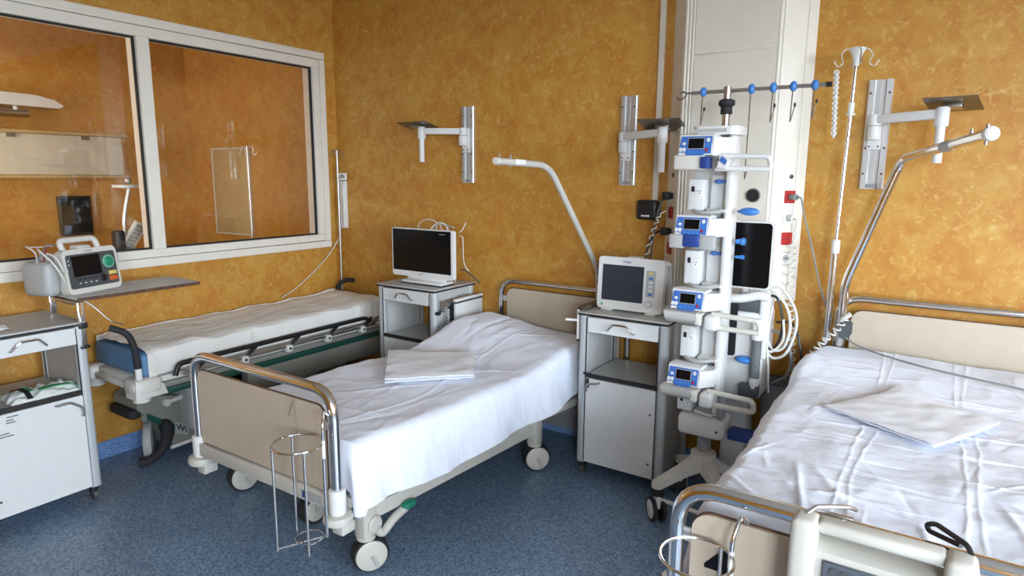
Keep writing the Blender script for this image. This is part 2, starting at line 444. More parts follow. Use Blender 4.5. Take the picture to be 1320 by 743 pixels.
MB().box(XN, XN + 0.31, 1.0, 2.78, 1.932, 1.955, 0.003).build('top_board', 'board_tan', t)
MB().box(XN, XN + 0.30, 1.0, 2.76, 1.605, 1.628, 0.003).build('bottom_board', 'board_tan', t)
for y in (1.95, 2.44):
    MB().box(XN + 0.2, XN + 0.3, y, y + 0.05, 1.90, 1.931).build('hinge', 'dark_steel', t)
t = thing('wall_screen', 'dark upright screen hanging on the far wall behind the glass', 'screen', (XN, 2.45, 1.14))
MB().box(XN + 0.02, XN + 0.06, 2.32, 2.56, 1.14, 1.46, 0.006).build('housing', 'black_plastic', t)
MB().box(XN + 0.06, XN + 0.063, 2.335, 2.545, 1.16, 1.445).build('display', 'screen_black', t)
MB().box(XN, XN + 0.02, 2.4, 2.48, 1.25, 1.35).build('mount', 'dark_grey', t)
t = thing('notice_board', 'upright tan board on the back wall of the room behind the glass', 'board', (-5.3, YB, 1.12))
MB().box(-5.56, -5.06, YB - 0.03, YB - 0.004, 1.12, 1.86, 0.003).build('sheet_board', 'board_tan', t)
eb = MB()
for (x0, x1, z0, z1) in ((-5.575, -5.56, 1.105, 1.875), (-5.06, -5.045, 1.105, 1.875), (-5.56, -5.06, 1.86, 1.875), (-5.56, -5.06, 1.105, 1.12)): eb.box(x0, x1, YB - 0.034, YB - 0.004, z0, z1)
eb.build('edging', 'board_cream', t)

def iv_hooks(root, x, y, z, r, mat, n=4, rot=0.0):
    for k in range(n):
        a = rot + k * 2 * PI / n; c, s_ = math.cos(a), math.sin(a)
        pts = spline([(x + c * d * r, y + s_ * d * r, z + h * r) for (d, h) in ((0.1, 0), (0.5, 0.06), (0.72, -0.25), (0.62, -0.62), (0.86, -0.78), (1.05, -0.5))], 5)
        MB().tube(pts, 0.003, 6).build('hook', mat, root)
def iv_stand_base(root, x, y, mat, n=5, R=0.26):
    b = MB()
    for k in range(n):
        a = k * 2 * PI / n + 0.3
        b.tube([(x, y, 0.12), (x + R * math.cos(a), y + R * math.sin(a), 0.075)], 0.014, 8)
    b.build('foot_star', mat, root)
    for k in range(n):
        a = k * 2 * PI / n + 0.3; px, py = x + R * math.cos(a), y + R * math.sin(a)
        MB().lathe([(0.02, -0.012), (0.03, -0.009), (0.03, 0.009), (0.02, 0.012)], (px, py, 0.031), 'X', 12).build('caster', 'black_rubber', root)
t = thing('infusion_stand', 'slim steel infusion stand with four hooks in the room behind the glass', 'stand', (-4.51, 3.1, 0))
MB().cyl((-4.51, 3.1, 0.1), (-4.51, 3.1, 1.86), 0.010).build('pole', 'brushed_steel', t)
MB().lathe([(0.02, 1.1), (0.035, 1.12), (0.02, 1.14)], (-4.51, 3.1, 0), 'Z', 12).build('clamp_knob', 'black_plastic', t)
iv_hooks(t, -4.51, 3.1, 1.85, 0.075, 'brushed_steel', 4, 0.4); iv_stand_base(t, -4.51, 3.1, 'dark_steel')
t = thing('swivel_stand', 'slender pale arm with a small white plate behind the left pane', 'stand', (-4.12, 2.02, 0))
MB().tube(spline([(-4.30, 2.06, 0.1), (-4.30, 2.05, 1.2), (-4.30, 2.05, 1.36), (-4.29, 2.09, 1.55)], 6), 0.012, 10).build('post', 'aluminium', t)
MB().box(-4.36, -4.22, 2.02, 2.17, 1.555, 1.575, 0.006, M=None).build('top_plate', 'white_plastic', t)
MB().ball((-4.29, 2.09, 1.60), 0.02, 0.02, 0.022).build('knob', 'brushed_steel', t)
kb = thing('tilted_device', 'tilted white device with rows of grey marks behind the left pane', 'device', (-4.16, 2.04, 1.22))
KM = Matrix.Translation((-4.18, 2.03, 1.25)) @ Matrix.Rotation(-0.45, 4, 'X') @ Matrix.Rotation(0.35, 4, 'Y')
MB().box(-0.012, 0.012, -0.04, 0.04, -0.11, 0.11, 0.005, M=KM).build('case', 'cream_plastic', kb)
kk = MB()
for i in range(8):
    for j in range(3): kk.box(0.012, 0.017, -0.026 + j * 0.018, -0.012 + j * 0.018, -0.1 + i * 0.025, -0.08 + i * 0.025, M=KM)
kk.build('key_rows', 'mid_grey', kb)
MB().box(-4.24, -4.10, 1.95, 2.06, 0, 1.12, 0.01).build('support_box', 'black_plastic', kb)
MB().box(-4.24, -4.17, 1.93, 1.99, 1.12, 1.30, 0.015).build('dark_holder', 'black_plastic', kb)

# ------------------------------------------------------------------ service column on the back wall
PZ0 = 1.035
sc = thing('supply_column', 'tall white medical supply column with angled sides mounted on the wall', 'column', (-0.93, YB, PZ0))
FY = 3.34
MB().prism([(-1.277, YB), (-1.17, FY + 0.004), (-0.705, FY + 0.004), (-0.572, YB)], PZ0, ZC, 'Z').build('body', 'panel_pale', sc, smooth=False)
for (z0, z1) in ((PZ0 + 0.01, 2.249), (2.255, ZC)):
    MB().box(-1.115, -0.715, FY - 0.004, FY + 0.004, z0, z1, 0.002, 1).build('front_panel', 'panel_white', sc)
rib = MB()
for x in (-1.163, -1.145, -1.127): rib.box(x, x + 0.010, FY - 0.006, FY + 0.004, PZ0 + 0.004, ZC, 0.003, 1)
rib.build('left_trim', 'panel_pale', sc)
MB().box(-0.712, -0.707, FY - 0.003, FY + 0.004, PZ0 + 0.004, ZC).build('right_trim', 'panel_pale', sc)
def facet_frame(A, B):
    A, B = Vector((*A, 0)), Vector((*B, 0)); d = (B - A); L = d.length; d.normalize()
    return A, d, L
FA, FD, FL = facet_frame((-0.705, FY), (-0.572, YB))
FN = Vector((FD.y, -FD.x, 0)).normalized()
if FN.y > 0: FN = -FN
def on_facet(A, d, n, s, z, off=0.0): return A + d * s + n * off + Vector((0, 0, z))
def plate_on(A, d, n, s0, s1, z0, z1, th, name, mat, parent, bev=0.002):
    M = Matrix.Identity(4)
    for i in range(3): M[i][0], M[i][1], M[i][2], M[i][3] = d[i], n[i], (0, 0, 1)[i], A[i]
    return MB().box(s0, s1, -0.001, th, z0, z1, bev, 1, M=M).build(name, mat, parent)
plate_on(FA, FD, FN, 0.012, FL * 0.70, PZ0 + 0.012, ZC, 0.004, 'side_panel', 'panel_pale', sc)
plate_on(FA, FD, FN, FL * 0.715, FL * 0.99, PZ0 + 0.006, ZC, 0.004, 'side_panel', 'panel_pale', sc)
def socket(A, d, n, s, z, mat, sz=0.031):
    so = plate_on(A, d, n, s - sz, s + sz, z - sz, z + sz, 0.010, 'socket', mat, sc, 0.003)
    c = on_facet(A, d, n, s, z, 0.0095); e = on_facet(A, d, n, s, z, 0.0115)
    MB().cyl(c, e, sz * 0.62, seg=18).build('socket_well', 'socket_red' if mat == 'socket_red' else 'grey_plastic', so)
    pins = MB()
    for q in (-1, 1):
        a = on_facet(A, d, n, s + q * sz * 0.25, z, 0.011); b = on_facet(A, d, n, s + q * sz * 0.25, z, 0.0125); pins.cyl(a, b, 0.003, seg=8)
    pins.build('contact_hole', 'black_plastic', so)
    return so
SS = FL * 0.58
for (z, mt) in ((1.556, 'socket_red'), (1.453, 'white_plastic'), (1.350, 'socket_red'), (1.250, 'white_plastic')):
    socket(FA, FD, FN, SS, z, mt)
MB().cyl(on_facet(FA, FD, FN, SS, 1.654, 0.003), on_facet(FA, FD, FN, SS, 1.654, 0.007), 0.011).build('lock', 'dark_grey', sc)
GA, GD, GL = facet_frame((-1.17, FY), (-1.277, YB)); GN = Vector((-GD.y, GD.x, 0)).normalized()
if GN.y > 0: GN = -GN
for z in (1.459, 1.264): socket(GA, GD, GN, GL * 0.40, z, 'socket_red')
MB().cyl(on_facet(GA, GD, GN, GL * 0.4, 1.658, -0.001), on_facet(GA, GD, GN, GL * 0.4, 1.658, 0.006), 0.011).build('lock', 'dark_grey', sc)
for z in (1.548, 1.356):
    pl = MB().cyl(on_facet(GA, GD, GN, GL * 0.4, z, 0), on_facet(GA, GD, GN, GL * 0.4, z, 0.035), 0.018); pl.box(-1.26, -1.22, 3.36, 3.40, z - 0.022, z + 0.022, 0.008); pl.build('plug', 'black_plastic', sc)
MB().lathe([(0.030, 0), (0.030, 0.006), (0.022, 0.012), (0.012, 0.012)], (-0.778, FY - 0.016, 1.562), 'Y', 20).build('gas_outlet', 'black_plastic', sc)
MB().lathe([(0.034, 0), (0.036, 0.003), (0.034, 0.006)], (-0.778, FY - 0.010, 1.562), 'Y', 20).build('outlet_ring', 'brushed_steel', sc)
MB().box(-0.88, -0.86, FY - 0.012, FY - 0.003, 1.42, 1.46, 0.003).build('latch', 'black_plastic', sc)
# cable conduit and its black box
cd = thing('cable_conduit', 'thin white vertical cable conduit running down the back wall', 'conduit', (-1.34, YB, 1.47))
MB().box(-1.357, -1.325, YB - 0.018, YB, 1.485, ZC, 0.003).build('channel', 'panel_white', cd, smooth=False)
ab = thing('adapter_box', 'small black wall box at the foot of the white conduit', 'box', (-1.372, YB, 1.41))
MB().box(-1.432, -1.315, YB - 0.06, YB, 1.41, 1.52, 0.015, 3).build('case', 'black_plastic', ab)
MB().box(-1.40, -1.35, YB - 0.062, YB - 0.059, 1.428, 1.437).build('sticker', 'paper', ab)
MB().box(-1.44, -1.307, YB - 0.012, YB - 0.001, 1.425, 1.505, 0.004).build('flange', 'dark_grey', ab)

# ------------------------------------------------------------------ wall brackets
def bracket(label, x0, arm_end, arm_z, plate, z0=1.60, z1=2.095, tube_len=0.2, arm_y=3.40):
    """aluminium wall rail with a sliding collar, swivel arm, hanging tube and equipment plate"""
    w_ = 0.100; x1 = x0 + w_
    t = thing('wall_bracket', label, 'bracket', ((x0 + x1) / 2, YB, z0), group='wall brackets')
    prof = [(x0, YB), (x0, YB - 0.016), (x0 + 0.006, YB - 0.022), (x0 + 0.026, YB - 0.022), (x0 + 0.030, YB - 0.008), (x0 + 0.044, YB - 0.008), (x0 + 0.044, YB - 0.012), (x0 + 0.056, YB - 0.012), (x0 + 0.056, YB - 0.008),
            (x0 + 0.070, YB - 0.008), (x0 + 0.074, YB - 0.022), (x0 + 0.094, YB - 0.022), (x1, YB - 0.016), (x1, YB)]
    MB().prism(prof, z0, z1, 'Z').build('rail', 'aluminium', t, smooth=False)
    for z in (z0 + 0.07, (z0 + z1) / 2 - 0.06, z1 - 0.06):
        for x in (x0 + 0.012, x1 - 0.012):
            MB().cyl((x, YB - 0.025, z), (x, YB - 0.021, z), 0.005, seg=10).build('screw', 'edge_brown', t)
    xc = x0 + 0.045
    sl = MB().box(xc - 0.028, xc + 0.028, YB - 0.032, YB - 0.021, arm_z - 0.135, arm_z + 0.02, 0.003).build('slider', 'white_plastic', t)
    for x in (xc - 0.018, xc + 0.018): MB().cyl((x, YB - 0.035, arm_z - 0.12), (x, YB - 0.031, arm_z - 0.12), 0.004, seg=8).build('screw', 'black_plastic', sl)
    MB().box(x0 + 0.03, x0 + 0.07, YB - 0.018, YB - 0.009, z0 + 0.006, z0 + 0.022).build('end_stop', 'mid_grey', t)
    ay = arm_y + 0.035
    MB().lathe([(0.027, arm_z - 0.092), (0.030, arm_z - 0.088), (0.030, arm_z - 0.034), (0.027, arm_z - 0.03)], (xc, ay, 0), 'Z', 20).build('pivot_collar', 'white_plastic', t)
    # arm: tapered box from collar to end
    s_ = 1 if arm_end[0] > xc else -1
    A, B = Vector((xc, ay, arm_z)), Vector((*arm_end, arm_z + 0.004))
    d = (B - A).normalized(); nn = Vector((-d.y, d.x, 0))
    bm_ = MB(); M = Matrix.Identity(4)
    for i in range(3): M[i][0], M[i][1], M[i][2], M[i][3] = d[i], nn[i], (0, 0, 1)[i], A[i]
    L = (B - A).length
    bm_.box(-0.028, L, -0.022, 0.022, -0.022, 0.018, 0.006, 2, M=M); bm_.lathe([(0.029, -0.028), (0.029, 0.020)], A, 'Z', 20)
    bm_.build('arm', 'white_plastic', t)
    ex, ey = arm_end
    MB().lathe([(0.024, arm_z - 0.05), (0.027, arm_z - 0.046), (0.027, arm_z + 0.022), (0.022, arm_z + 0.03)], (ex, ey, 0), 'Z', 20).build('end_collar', 'white_plastic', t)
    MB().lathe([(0.017, arm_z - tube_len), (0.018, arm_z - tube_len + 0.004), (0.018, arm_z - 0.05)], (ex, ey, 0), 'Z', 18).build('hanging_tube', 'white_plastic', t)
    (pw, pd, rz, tilt, ox, oy) = plate
    PM = Matrix.Translation((ex + ox, ey + oy, arm_z + 0.040)) @ Matrix.Rotation(rz, 4, 'Z') @ Matrix.Rotation(tilt, 4, 'X')
    MB().box(-pw / 2, pw / 2, -pd / 2, pd / 2, 0, 0.004, M=PM).build('equipment_plate', 'dark_steel', t, smooth=False)
    MB().box(-0.035, 0.035, -0.03, 0.03, -0.018, 0.0, 0.003, M=PM).build('tilt_block', 'brushed_steel', t)
    for (px, py) in ((-0.03, 0.03), (0.03, 0.03), (-0.03, -0.03), (0.03, -0.03)):
        MB().cyl(PM @ Vector((px, py, 0.003)), PM @ Vector((px, py, 0.007)), 0.004, seg=8).build('bolt', 'brushed_steel', t)
    return t
bracket('white wall bracket with its arm swung towards the interior window', -2.708, (-2.93, 3.33), 1.935, (0.25, 0.14, 0.05, -0.22, -0.03, -0.01))
bracket('white wall bracket with swivel arm beside the thin white conduit', -1.567, (-1.235, 3.27), 1.872, (0.22, 0.22, 0.1, -0.22, -0.01, 0.03))
bracket('white wall bracket above the wide headboard, beside the tall chrome infusion pole', -0.332, (-0.033, 3.30), 1.915, (0.19, 0.22, -0.15, -0.17, 0.035, 0.02))

# ------------------------------------------------------------------ bedside cabinets
def cabinet(label, loc, rotz, depth=0.42, hinge=1, group=None):
    """local frame: front faces -Y at y=0, x from -W/2 to W/2"""
    W, H, PW = 0.50, 0.935, 0.052
    t = thing('bedside_cabinet', label, 'cabinet', loc, rotz, 'bedside cabinets')
    B = lambda mb, n, m_, p=None, s=True: mb.build(n, m_, p or t, s, world=False)
    x0, x1 = -W / 2, W / 2
    B(MB().box(x0 + 0.022, x0 + 0.040, 0.012, depth - 0.01, 0.085, H - 0.022), 'side_panel', 'laminate_grey')
    B(MB().box(x1 - 0.040, x1 - 0.022, 0.012, depth - 0.01, 0.085, H - 0.022), 'side_panel', 'laminate_grey')
    for sx in (-1, 1):
        for (ya, yb) in ((0.0, 0.05), (depth - 0.05, depth)):
            xa = x0 if sx < 0 else x1 - PW; m_ = MB().prism(roundrect(xa, xa + PW, ya, yb, 0.022, 6), 0.082, H - 0.02, 'Z')
            B(m_, 'corner_post', 'post_grey')
            B(MB().box(xa + (PW - 0.005 if sx < 0 else 0.0), xa + (PW if sx < 0 else 0.005), ya - 0.0015, ya + 0.002, 0.09, H - 0.03), 'edge_strip', 'edge_black')
    tp = B(MB().box(x0, x1, -0.004, depth + 0.002, H - 0.018, H, 0.003, 1), 'top_board', 'laminate_grey')
    B(MB().box(x0 - 0.0015, x1 + 0.0015, -0.0055, depth + 0.0035, H - 0.019, H - 0.008), 'top_edging', 'edge_black', tp)
    B(MB().box(x0 + PW + 0.002, x1 - PW + 0.002, 0.03, depth - 0.015, 0.575, 0.59), 'shelf', 'laminate_grey')
    B(MB().box(x0 + PW + 0.002, x1 - PW + 0.002, 0.0, 0.012, 0.578, 0.596), 'shelf_edging', 'edge_black')
    B(MB().box(x0 + PW + 0.002, x1 - PW + 0.002, 0.02, depth - 0.015, 0.085, 0.10), 'bottom_board', 'laminate_grey')
    B(MB().box(x0 + PW + 0.002, x1 - PW + 0.002, depth - 0.02, depth - 0.012, 0.10, 0.575), 'back_panel', 'laminate_grey')
    B(MB().box(x0 + PW + 0.002, x1 - PW + 0.002, depth - 0.02, depth - 0.012, 0.83, H - 0.02), 'back_panel', 'laminate_grey')
    dr = B(MB().box(x0 + PW + 0.002, x1 - PW + 0.002, -0.004, 0.014, 0.828, 0.912, 0.003, 1), 'drawer', 'laminate_white')
    B(MB().box(x0 + 0.056, x1 - 0.056, 0.014, depth - 0.05, 0.835, 0.90), 'drawer_box', 'laminate_grey', dr)
    hz = 0.872
    B(MB().tube(bend([(-0.075, -0.004, hz - 0.02), (-0.07, -0.022, hz - 0.016), (-0.038, -0.03, hz + 0.02), (0.038, -0.03, hz + 0.02), (0.07, -0.022, hz - 0.016), (0.075, -0.004, hz - 0.02)], 0.012, 3), 0.005, 8), 'handle', 'chrome', dr)
    dm = roundrect(x0 + PW + 0.002, x1 - PW + 0.002, 0.092, 0.572, 0.004, 2)
    d_ = B(MB().prism(dm, -0.004, 0.013, 'Y'), 'door', 'laminate_white')
    for z in (0.17, 0.44): B(MB().cyl((hinge * (x1 - 0.075), -0.006, z), (hinge * (x1 - 0.075), -0.003, z), 0.006, seg=10), 'door_plug', 'dark_grey', d_)
    for (cx_, cy_) in ((x0 + 0.03, 0.04), (x1 - 0.03, 0.04), (x0 + 0.03, depth - 0.05), (x1 - 0.03, depth - 0.05)):
        c = B(MB().lathe([(0.012, -0.011), (0.027, -0.010), (0.028, 0), (0.027, 0.010), (0.012, 0.011)], (cx_, cy_, 0.0285), 'X', 16), 'caster', 'dark_grey')
        B(MB().box(cx_ - 0.016, cx_ + 0.016, cy_ - 0.018, cy_ + 0.022, 0.045, 0.083, 0.006).lathe([(0.008, -0.014), (0.008, 0.014)], (cx_, cy_, 0.0285), 'X', 10), 'caster_fork', 'black_plastic', c)
    return t, B, x0, x1, H, d_
# television cabinet
tc_, B, x0, x1, H, d_ = cabinet('white bedside cabinet under the television with a folded flap on its side', (-2.845, 3.045, 0), 0.0)
ft = B(MB().box(x1 + 0.042, x1 + 0.060, 0.14, 0.43, 0.42, 0.842, 0.003), 'folded_flap', 'laminate_white')
B(MB().box(x1 + 0.040, x1 + 0.062, 0.136, 0.434, 0.844, 0.862, 0.003), 'flap_edge', 'white_plastic', ft)
B(MB().box(x1 + 0.0415, x1 + 0.061, 0.139, 0.431, 0.832, 0.8425), 'flap_hinge', 'dark_grey', ft)
B(MB().box(x1 + 0.012, x1 + 0.040, 0.13, 0.19, 0.46, 0.83, 0.003), 'flap_pocket', 'black_plastic', ft)
br = MB().box(x1 + 0.001, x1 + 0.02, 0.035, 0.40, 0.815, 0.835, 0.004); br.box(x1 + 0.001, x1 + 0.038, 0.03, 0.06, 0.79, 0.86, 0.006); br.box(x1 + 0.001, x1 + 0.035, 0.25, 0.28, 0.84, 0.868, 0.004); br.cyl((x1 + 0.02, 0.05, 0.85), (x1 + 0.02, 0.4, 0.858), 0.008)
B(br, 'flap_bracket', 'brushed_steel')
B(MB().tube(coil([(x1 + 0.026, 0.10, 0.80), (x1 + 0.027, 0.10, 0.70), (x1 + 0.026, 0.10, 0.60), (x1 + 0.027, 0.10, 0.48)], 0.009, 16, 8), 0.0032, 5), 'coiled_cord', 'cable_white')
B(MB().box(x1 + 0.001, x1 + 0.03, -0.0, 0.028, 0.775, 0.795, 0.004), 'cord_clip', 'black_plastic')
# monitor cabinet
mc_, B, x0, x1, H, d_ = cabinet('white bedside cabinet carrying the patient monitor', (-1.312, 3.02, 0), 0.0, depth=0.40)
fb = B(MB().box(x0 - 0.022, x0 - 0.001, 0.02, 0.075, 0.76, 0.945, 0.003), 'flap_bracket', 'black_plastic')
B(MB().box(x0 - 0.018, x0 - 0.005, 0.012, 0.02, 0.775, 0.94, 0.002), 'bracket_plate', 'white_plastic', fb)
B(MB().cyl((x0 - 0.01, 0.02, 0.88), (x0 - 0.075, -0.01, 0.882), 0.007, seg=10), 'bracket_lever', 'white_plastic', fb)
B(MB().box(x0 - 0.02, x0 + 0.03, 0.03, 0.36, 0.9355, 0.957, 0.005), 'bracket_rail', 'dark_steel', fb)
B(MB().tube(bend([(x0 + 0.060, -0.004, 0.50), (x0 + 0.062, -0.018, 0.51), (x0 + 0.075, -0.026, 0.548), (x0 + 0.13, -0.026, 0.556), (x0 + 0.135, -0.004, 0.556)], 0.012, 3), 0.0055, 8), 'door_handle', 'brushed_steel', d_)
B(MB().box(x0 + 0.056, x0 + 0.074, -0.008, -0.0035, 0.52, 0.57, 0.002), 'lock', 'black_plastic', d_)
B(MB().box(x0 + 0.036, x0 + 0.085, -0.006, 0.0, 0.59, 0.604, 0.003), 'corner_clip', 'black_plastic')
# left cabinet (turned to face the room), flap table raised beside it
lc_, B, x0, x1, H, d_ = cabinet('white bedside cabinet against the window wall with a raised flap table', (-3.42, 1.155, 0), PI / 2, depth=0.44, hinge=-1)
B(MB().tube(bend([(x1 - 0.170, -0.004, 0.552), (x1 - 0.165, -0.024, 0.553), (x1 - 0.115, -0.028, 0.557), (x1 - 0.065, -0.028, 0.52), (x1 - 0.061, -0.026, 0.475), (x1 - 0.062, -0.004, 0.472)], 0.012, 3), 0.0055, 8), 'door_handle', 'brushed_steel', d_)
lab = B(MB().box(-0.185, -0.065, -0.0048, -0.0035, 0.445, 0.566), 'sticker', 'laminate_white', d_)
for (tx, tz, wd) in ((-0.092, 0.556, 0.042), (-0.105, 0.541, 0.026), (-0.100, 0.529, 0.036), (-0.16, 0.540, 0.04), (-0.132, 0.482, 0.046), (-0.124, 0.469, 0.056)):
    tm = MB(); xx = tx - wd / 2
    while xx < tx + wd / 2:
        l_ = random.uniform(0.002, 0.005); tm.box(xx, xx + l_ * 0.7, -0.0054, -0.0047, tz - 0.0028, tz + 0.0028); xx += l_
    B(tm, 'print_line', 'ink', lab, False)
# chrome supports and flap
fl = B(MB().box(x1 - 0.02, x1 + 0.60, 0.01, 0.33, 1.035, 1.052, 0.003), 'flap_table', 'laminate_grey')
ed = MB().box(x1 - 0.022, x1 + 0.602, 0.0075, 0.0098, 1.033, 1.0505); ed.box(x1 + 0.6005, x1 + 0.603, 0.01, 0.33, 1.033, 1.0505)
B(ed, 'flap_edging', 'edge_brown', fl)
B(MB().box(x1 - 0.03, x1 + 0.0, -0.002, 0.016, 0.80, 1.03, 0.003), 'flap_support', 'chrome')
B(MB().box(x1 - 0.03, x1 + 0.0, 0.30, 0.318, 0.936, 1.03, 0.003), 'flap_support', 'chrome')
B(MB().box(x1 - 0.028, x1 - 0.002, 0.016, 0.30, 1.012, 1.030, 0.002), 'support_bar', 'brushed_steel')
B(MB().box(x1 - 0.034, x1 + 0.008, -0.008, 0.02, 0.80, 0.815, 0.003).box(x1 - 0.034, x1 + 0.006, -0.008, 0.014, 0.90, 0.93, 0.004), 'support_clamp', 'black_plastic')
B(MB().tube(spline([(x1 + 0.02, 0.05, 1.03), (x1 + 0.06, 0.03, 0.99), (x1 + 0.11, 0.0, 0.92), (x1 + 0.17, -0.005, 0.885)], 6), 0.0035, 6), 'hanging_wire', 'brushed_steel', fl)

def lump_bag(name, label, cat, c, sx, sy, sz, mat, seed, rz=0.0, parent=None):
    t_ = thing(name, label, cat, (c[0], c[1], c[2]), rz)
    m_ = MB()
    def f(u, v):
        x, y = (u - 0.5), (v - 0.5)
        e = max(0, 1 - (2 * abs(x)) ** 3) * max(0, 1 - (2 * abs(y)) ** 3)
        h = sz * (e ** 0.45) * (0.7 + 0.6 * fbm(u * 4 + seed, v * 4, seed))
        return (x * sx * (1 + 0.06 * fbm(v * 3, seed, 1)), y * sy * (1 + 0.08 * fbm(u * 3, seed, 2)), max(0.002, h) if e > 0.02 else 0.002)
    m_.grid(f, 36, 28); m_.build('wrapper', mat, t_, world=False); return t_
pk = lump_bag('plastic_package', 'crumpled white and green plastic package lying in the cabinet opening', 'package', (-3.53, 1.225, 0.592), 0.17, 0.30, 0.05, 'bag_plastic', 3.1)
def strip(parent, pts, wd, mat, name, world=False):
    m_ = MB()
    P_ = [Vector(p) for p in pts]; V = []
    for i, p in enumerate(P_):
        d = (P_[min(i + 1, len(P_) - 1)] - P_[max(i - 1, 0)]).normalized(); s_ = d.cross(Vector((0, 0, 1))).normalized() * wd / 2
        V.append((m_.bm.verts.new(p + s_), m_.bm.verts.new(p - s_), m_.bm.verts.new(p - s_ - Vector((0, 0, 0.004))), m_.bm.verts.new(p + s_ - Vector((0, 0, 0.004)))))
    for a, b in zip(V, V[1:]):
        for k in range(4): m_.bm.faces.new((a[k], a[(k + 1) % 4], b[(k + 1) % 4], b[k]))
    m_.bm.faces.new(V[0]); m_.bm.faces.new(V[-1][::-1])
    return m_.build(name, mat, parent, world=world)
strip(pk, [(0.055, -0.03, 0.045), (0.06, 0.03, 0.05), (0.06, 0.10, 0.044), (0.055, 0.14, 0.02)], 0.028, 'bag_green', 'green_stripe')
strip(pk, [(-0.05, -0.10, 0.036), (0.0, -0.085, 0.052), (0.05, -0.075, 0.044), (0.078, -0.07, 0.016)], 0.022, 'black_plastic', 'dark_band')
strip(pk, [(-0.05, -0.08, 0.038), (0.0, -0.063, 0.053), (0.05, -0.053, 0.045)], 0.014, 'bag_green', 'green_stripe')
pp = lump_bag('paper_towel', 'crumpled white paper lying on top of the cabinet by the window wall', 'paper', (-3.56, 1.035, 0.937), 0.16, 0.16, 0.03, 'paper', 8.4, 0.4)

# ------------------------------------------------------------------ defibrillator on the flap table
df = thing('defibrillator', 'portable defibrillator with green dial and cables on the flap table', 'defibrillator', (-3.562, 1.534, 1.0525), math.radians(108))
B = lambda mb, n, m_, p=None, s=True: mb.build(n, m_, p or df, s, world=False)
TM = Matrix.Rotation(-0.13, 4, 'X')           # front leans back
B(MB().prism(roundrect(-0.154, 0.154, 0.0, 0.222, 0.028, 5), 0.0, 0.05, 'Y', M=TM), 'front_housing', 'cream_plastic')
B(MB().prism(roundrect(-0.142, 0.142, 0.006, 0.212, 0.025, 5), 0.045, 0.17, 'Y', M=TM), 'rear_housing', 'grey_plastic')
fp = B(MB().prism(roundrect(-0.138, 0.138, 0.026, 0.196, 0.012, 4), -0.004, 0.004, 'Y', M=TM), 'control_panel', 'dark_grey')
B(MB().box(-0.112, 0.045, -0.006, -0.0035, 0.085, 0.187, M=TM), 'display', 'screen_black', fp)
B(MB().lathe([(0.034, 0), (0.034, 0.004), (0.030, 0.006)], (0.09, -0.010, 0.142), 'Y', 24, M=TM), 'dial_ring', 'ring_pale_green', fp)
B(MB().lathe([(0.020, 0), (0.026, 0.006), (0.026, 0.012)], (0.09, -0.020, 0.142), 'Y', 24, M=TM).box(0.085, 0.095, -0.026, -0.018, 0.122, 0.162, 0.002, M=TM), 'dial', 'dial_green', fp)
B(MB().lathe([(0.014, 0), (0.019, 0.003), (0.019, 0.007)], (0.046, -0.010, 0.062), 'Y', 20, M=TM), 'jog_wheel', 'black_plastic', fp)
B(MB().box(0.082, 0.130, -0.008, -0.003, 0.072, 0.092, 0.002, M=TM), 'charge_button', 'button_yellow', fp)
B(MB().box(0.082, 0.130, -0.008, -0.003, 0.042, 0.066, 0.002, M=TM), 'shock_button', 'button_orange', fp)
for k in range(4):
    B(MB().box(-0.098 + k * 0.030, -0.078 + k * 0.030, -0.006, -0.003, 0.066, 0.074, 0.001, M=TM), 'soft_key', 'black_plastic', fp)
    B(MB().box(-0.092 + k * 0.030, -0.082 + k * 0.030, -0.0065, -0.003, 0.048, 0.053, 0.001, M=TM), 'key_symbol', 'white_plastic', fp)
for z in (0.165, 0.145): B(MB().box(-0.132, -0.126, -0.006, -0.003, z, z + 0.006, M=TM), 'indicator', 'white_plastic', fp)
B(MB().tube(bend([(-0.10, 0.075, 0.205), (-0.115, 0.085, 0.262), (0.085, 0.085, 0.262), (0.095, 0.075, 0.205)], 0.03, 5), 0.015, 12), 'carry_handle', 'cream_plastic')
B(MB().box(-0.03, 0.05, 0.06, 0.13, 0.2, 0.232, 0.02, 3), 'printer_hump', 'cream_plastic')
text('lettering', 'PHILIPS', 0.014, TM @ facing((-0.005, -0.0008, 0.207), (0, -1, 0)), 'mid_grey', df, world=False)
# grey accessory pouch on its left side with cables
B(MB().box(-0.235, -0.158, 0.03, 0.20, 0.0, 0.17, 0.03, 3), 'side_pouch', 'grey_plastic')
B(MB().box(0.156, 0.185, 0.04, 0.12, 0.09, 0.18, 0.012, 3), 'side_module', 'grey_plastic')
for k, (mt, pts) in enumerate((
    ('cable_white', [(-0.155, 0.02, 0.12), (-0.18, -0.012, 0.125), (-0.195, 0.01, 0.19), (-0.20, 0.06, 0.21), (-0.17, 0.10, 0.17)]),
    ('cable_white', [(-0.155, 0.02, 0.07), (-0.185, -0.015, 0.08), (-0.215, 0.0, 0.16), (-0.235, 0.06, 0.23), (-0.19, 0.12, 0.23), (-0.16, 0.14, 0.17)]),
    ('cable_white', [(-0.22, 0.10, 0.165), (-0.255, 0.06, 0.22), (-0.27, 0.09, 0.25), (-0.22, 0.14, 0.24), (-0.12, 0.12, 0.235)]),
    ('cable_red', [(-0.20, 0.09, 0.165), (-0.21, 0.06, 0.20), (-0.17, 0.09, 0.235), (-0.12, 0.12, 0.23)]),
    ('cable_grey', [(-0.23, 0.12, 0.165), (-0.20, 0.08, 0.215), (-0.15, 0.12, 0.245), (-0.08, 0.13, 0.235)]))):
    B(MB().tube(spline(pts, 6), 0.0045 if k < 2 else 0.0032, 6), 'lead_cable', mt)
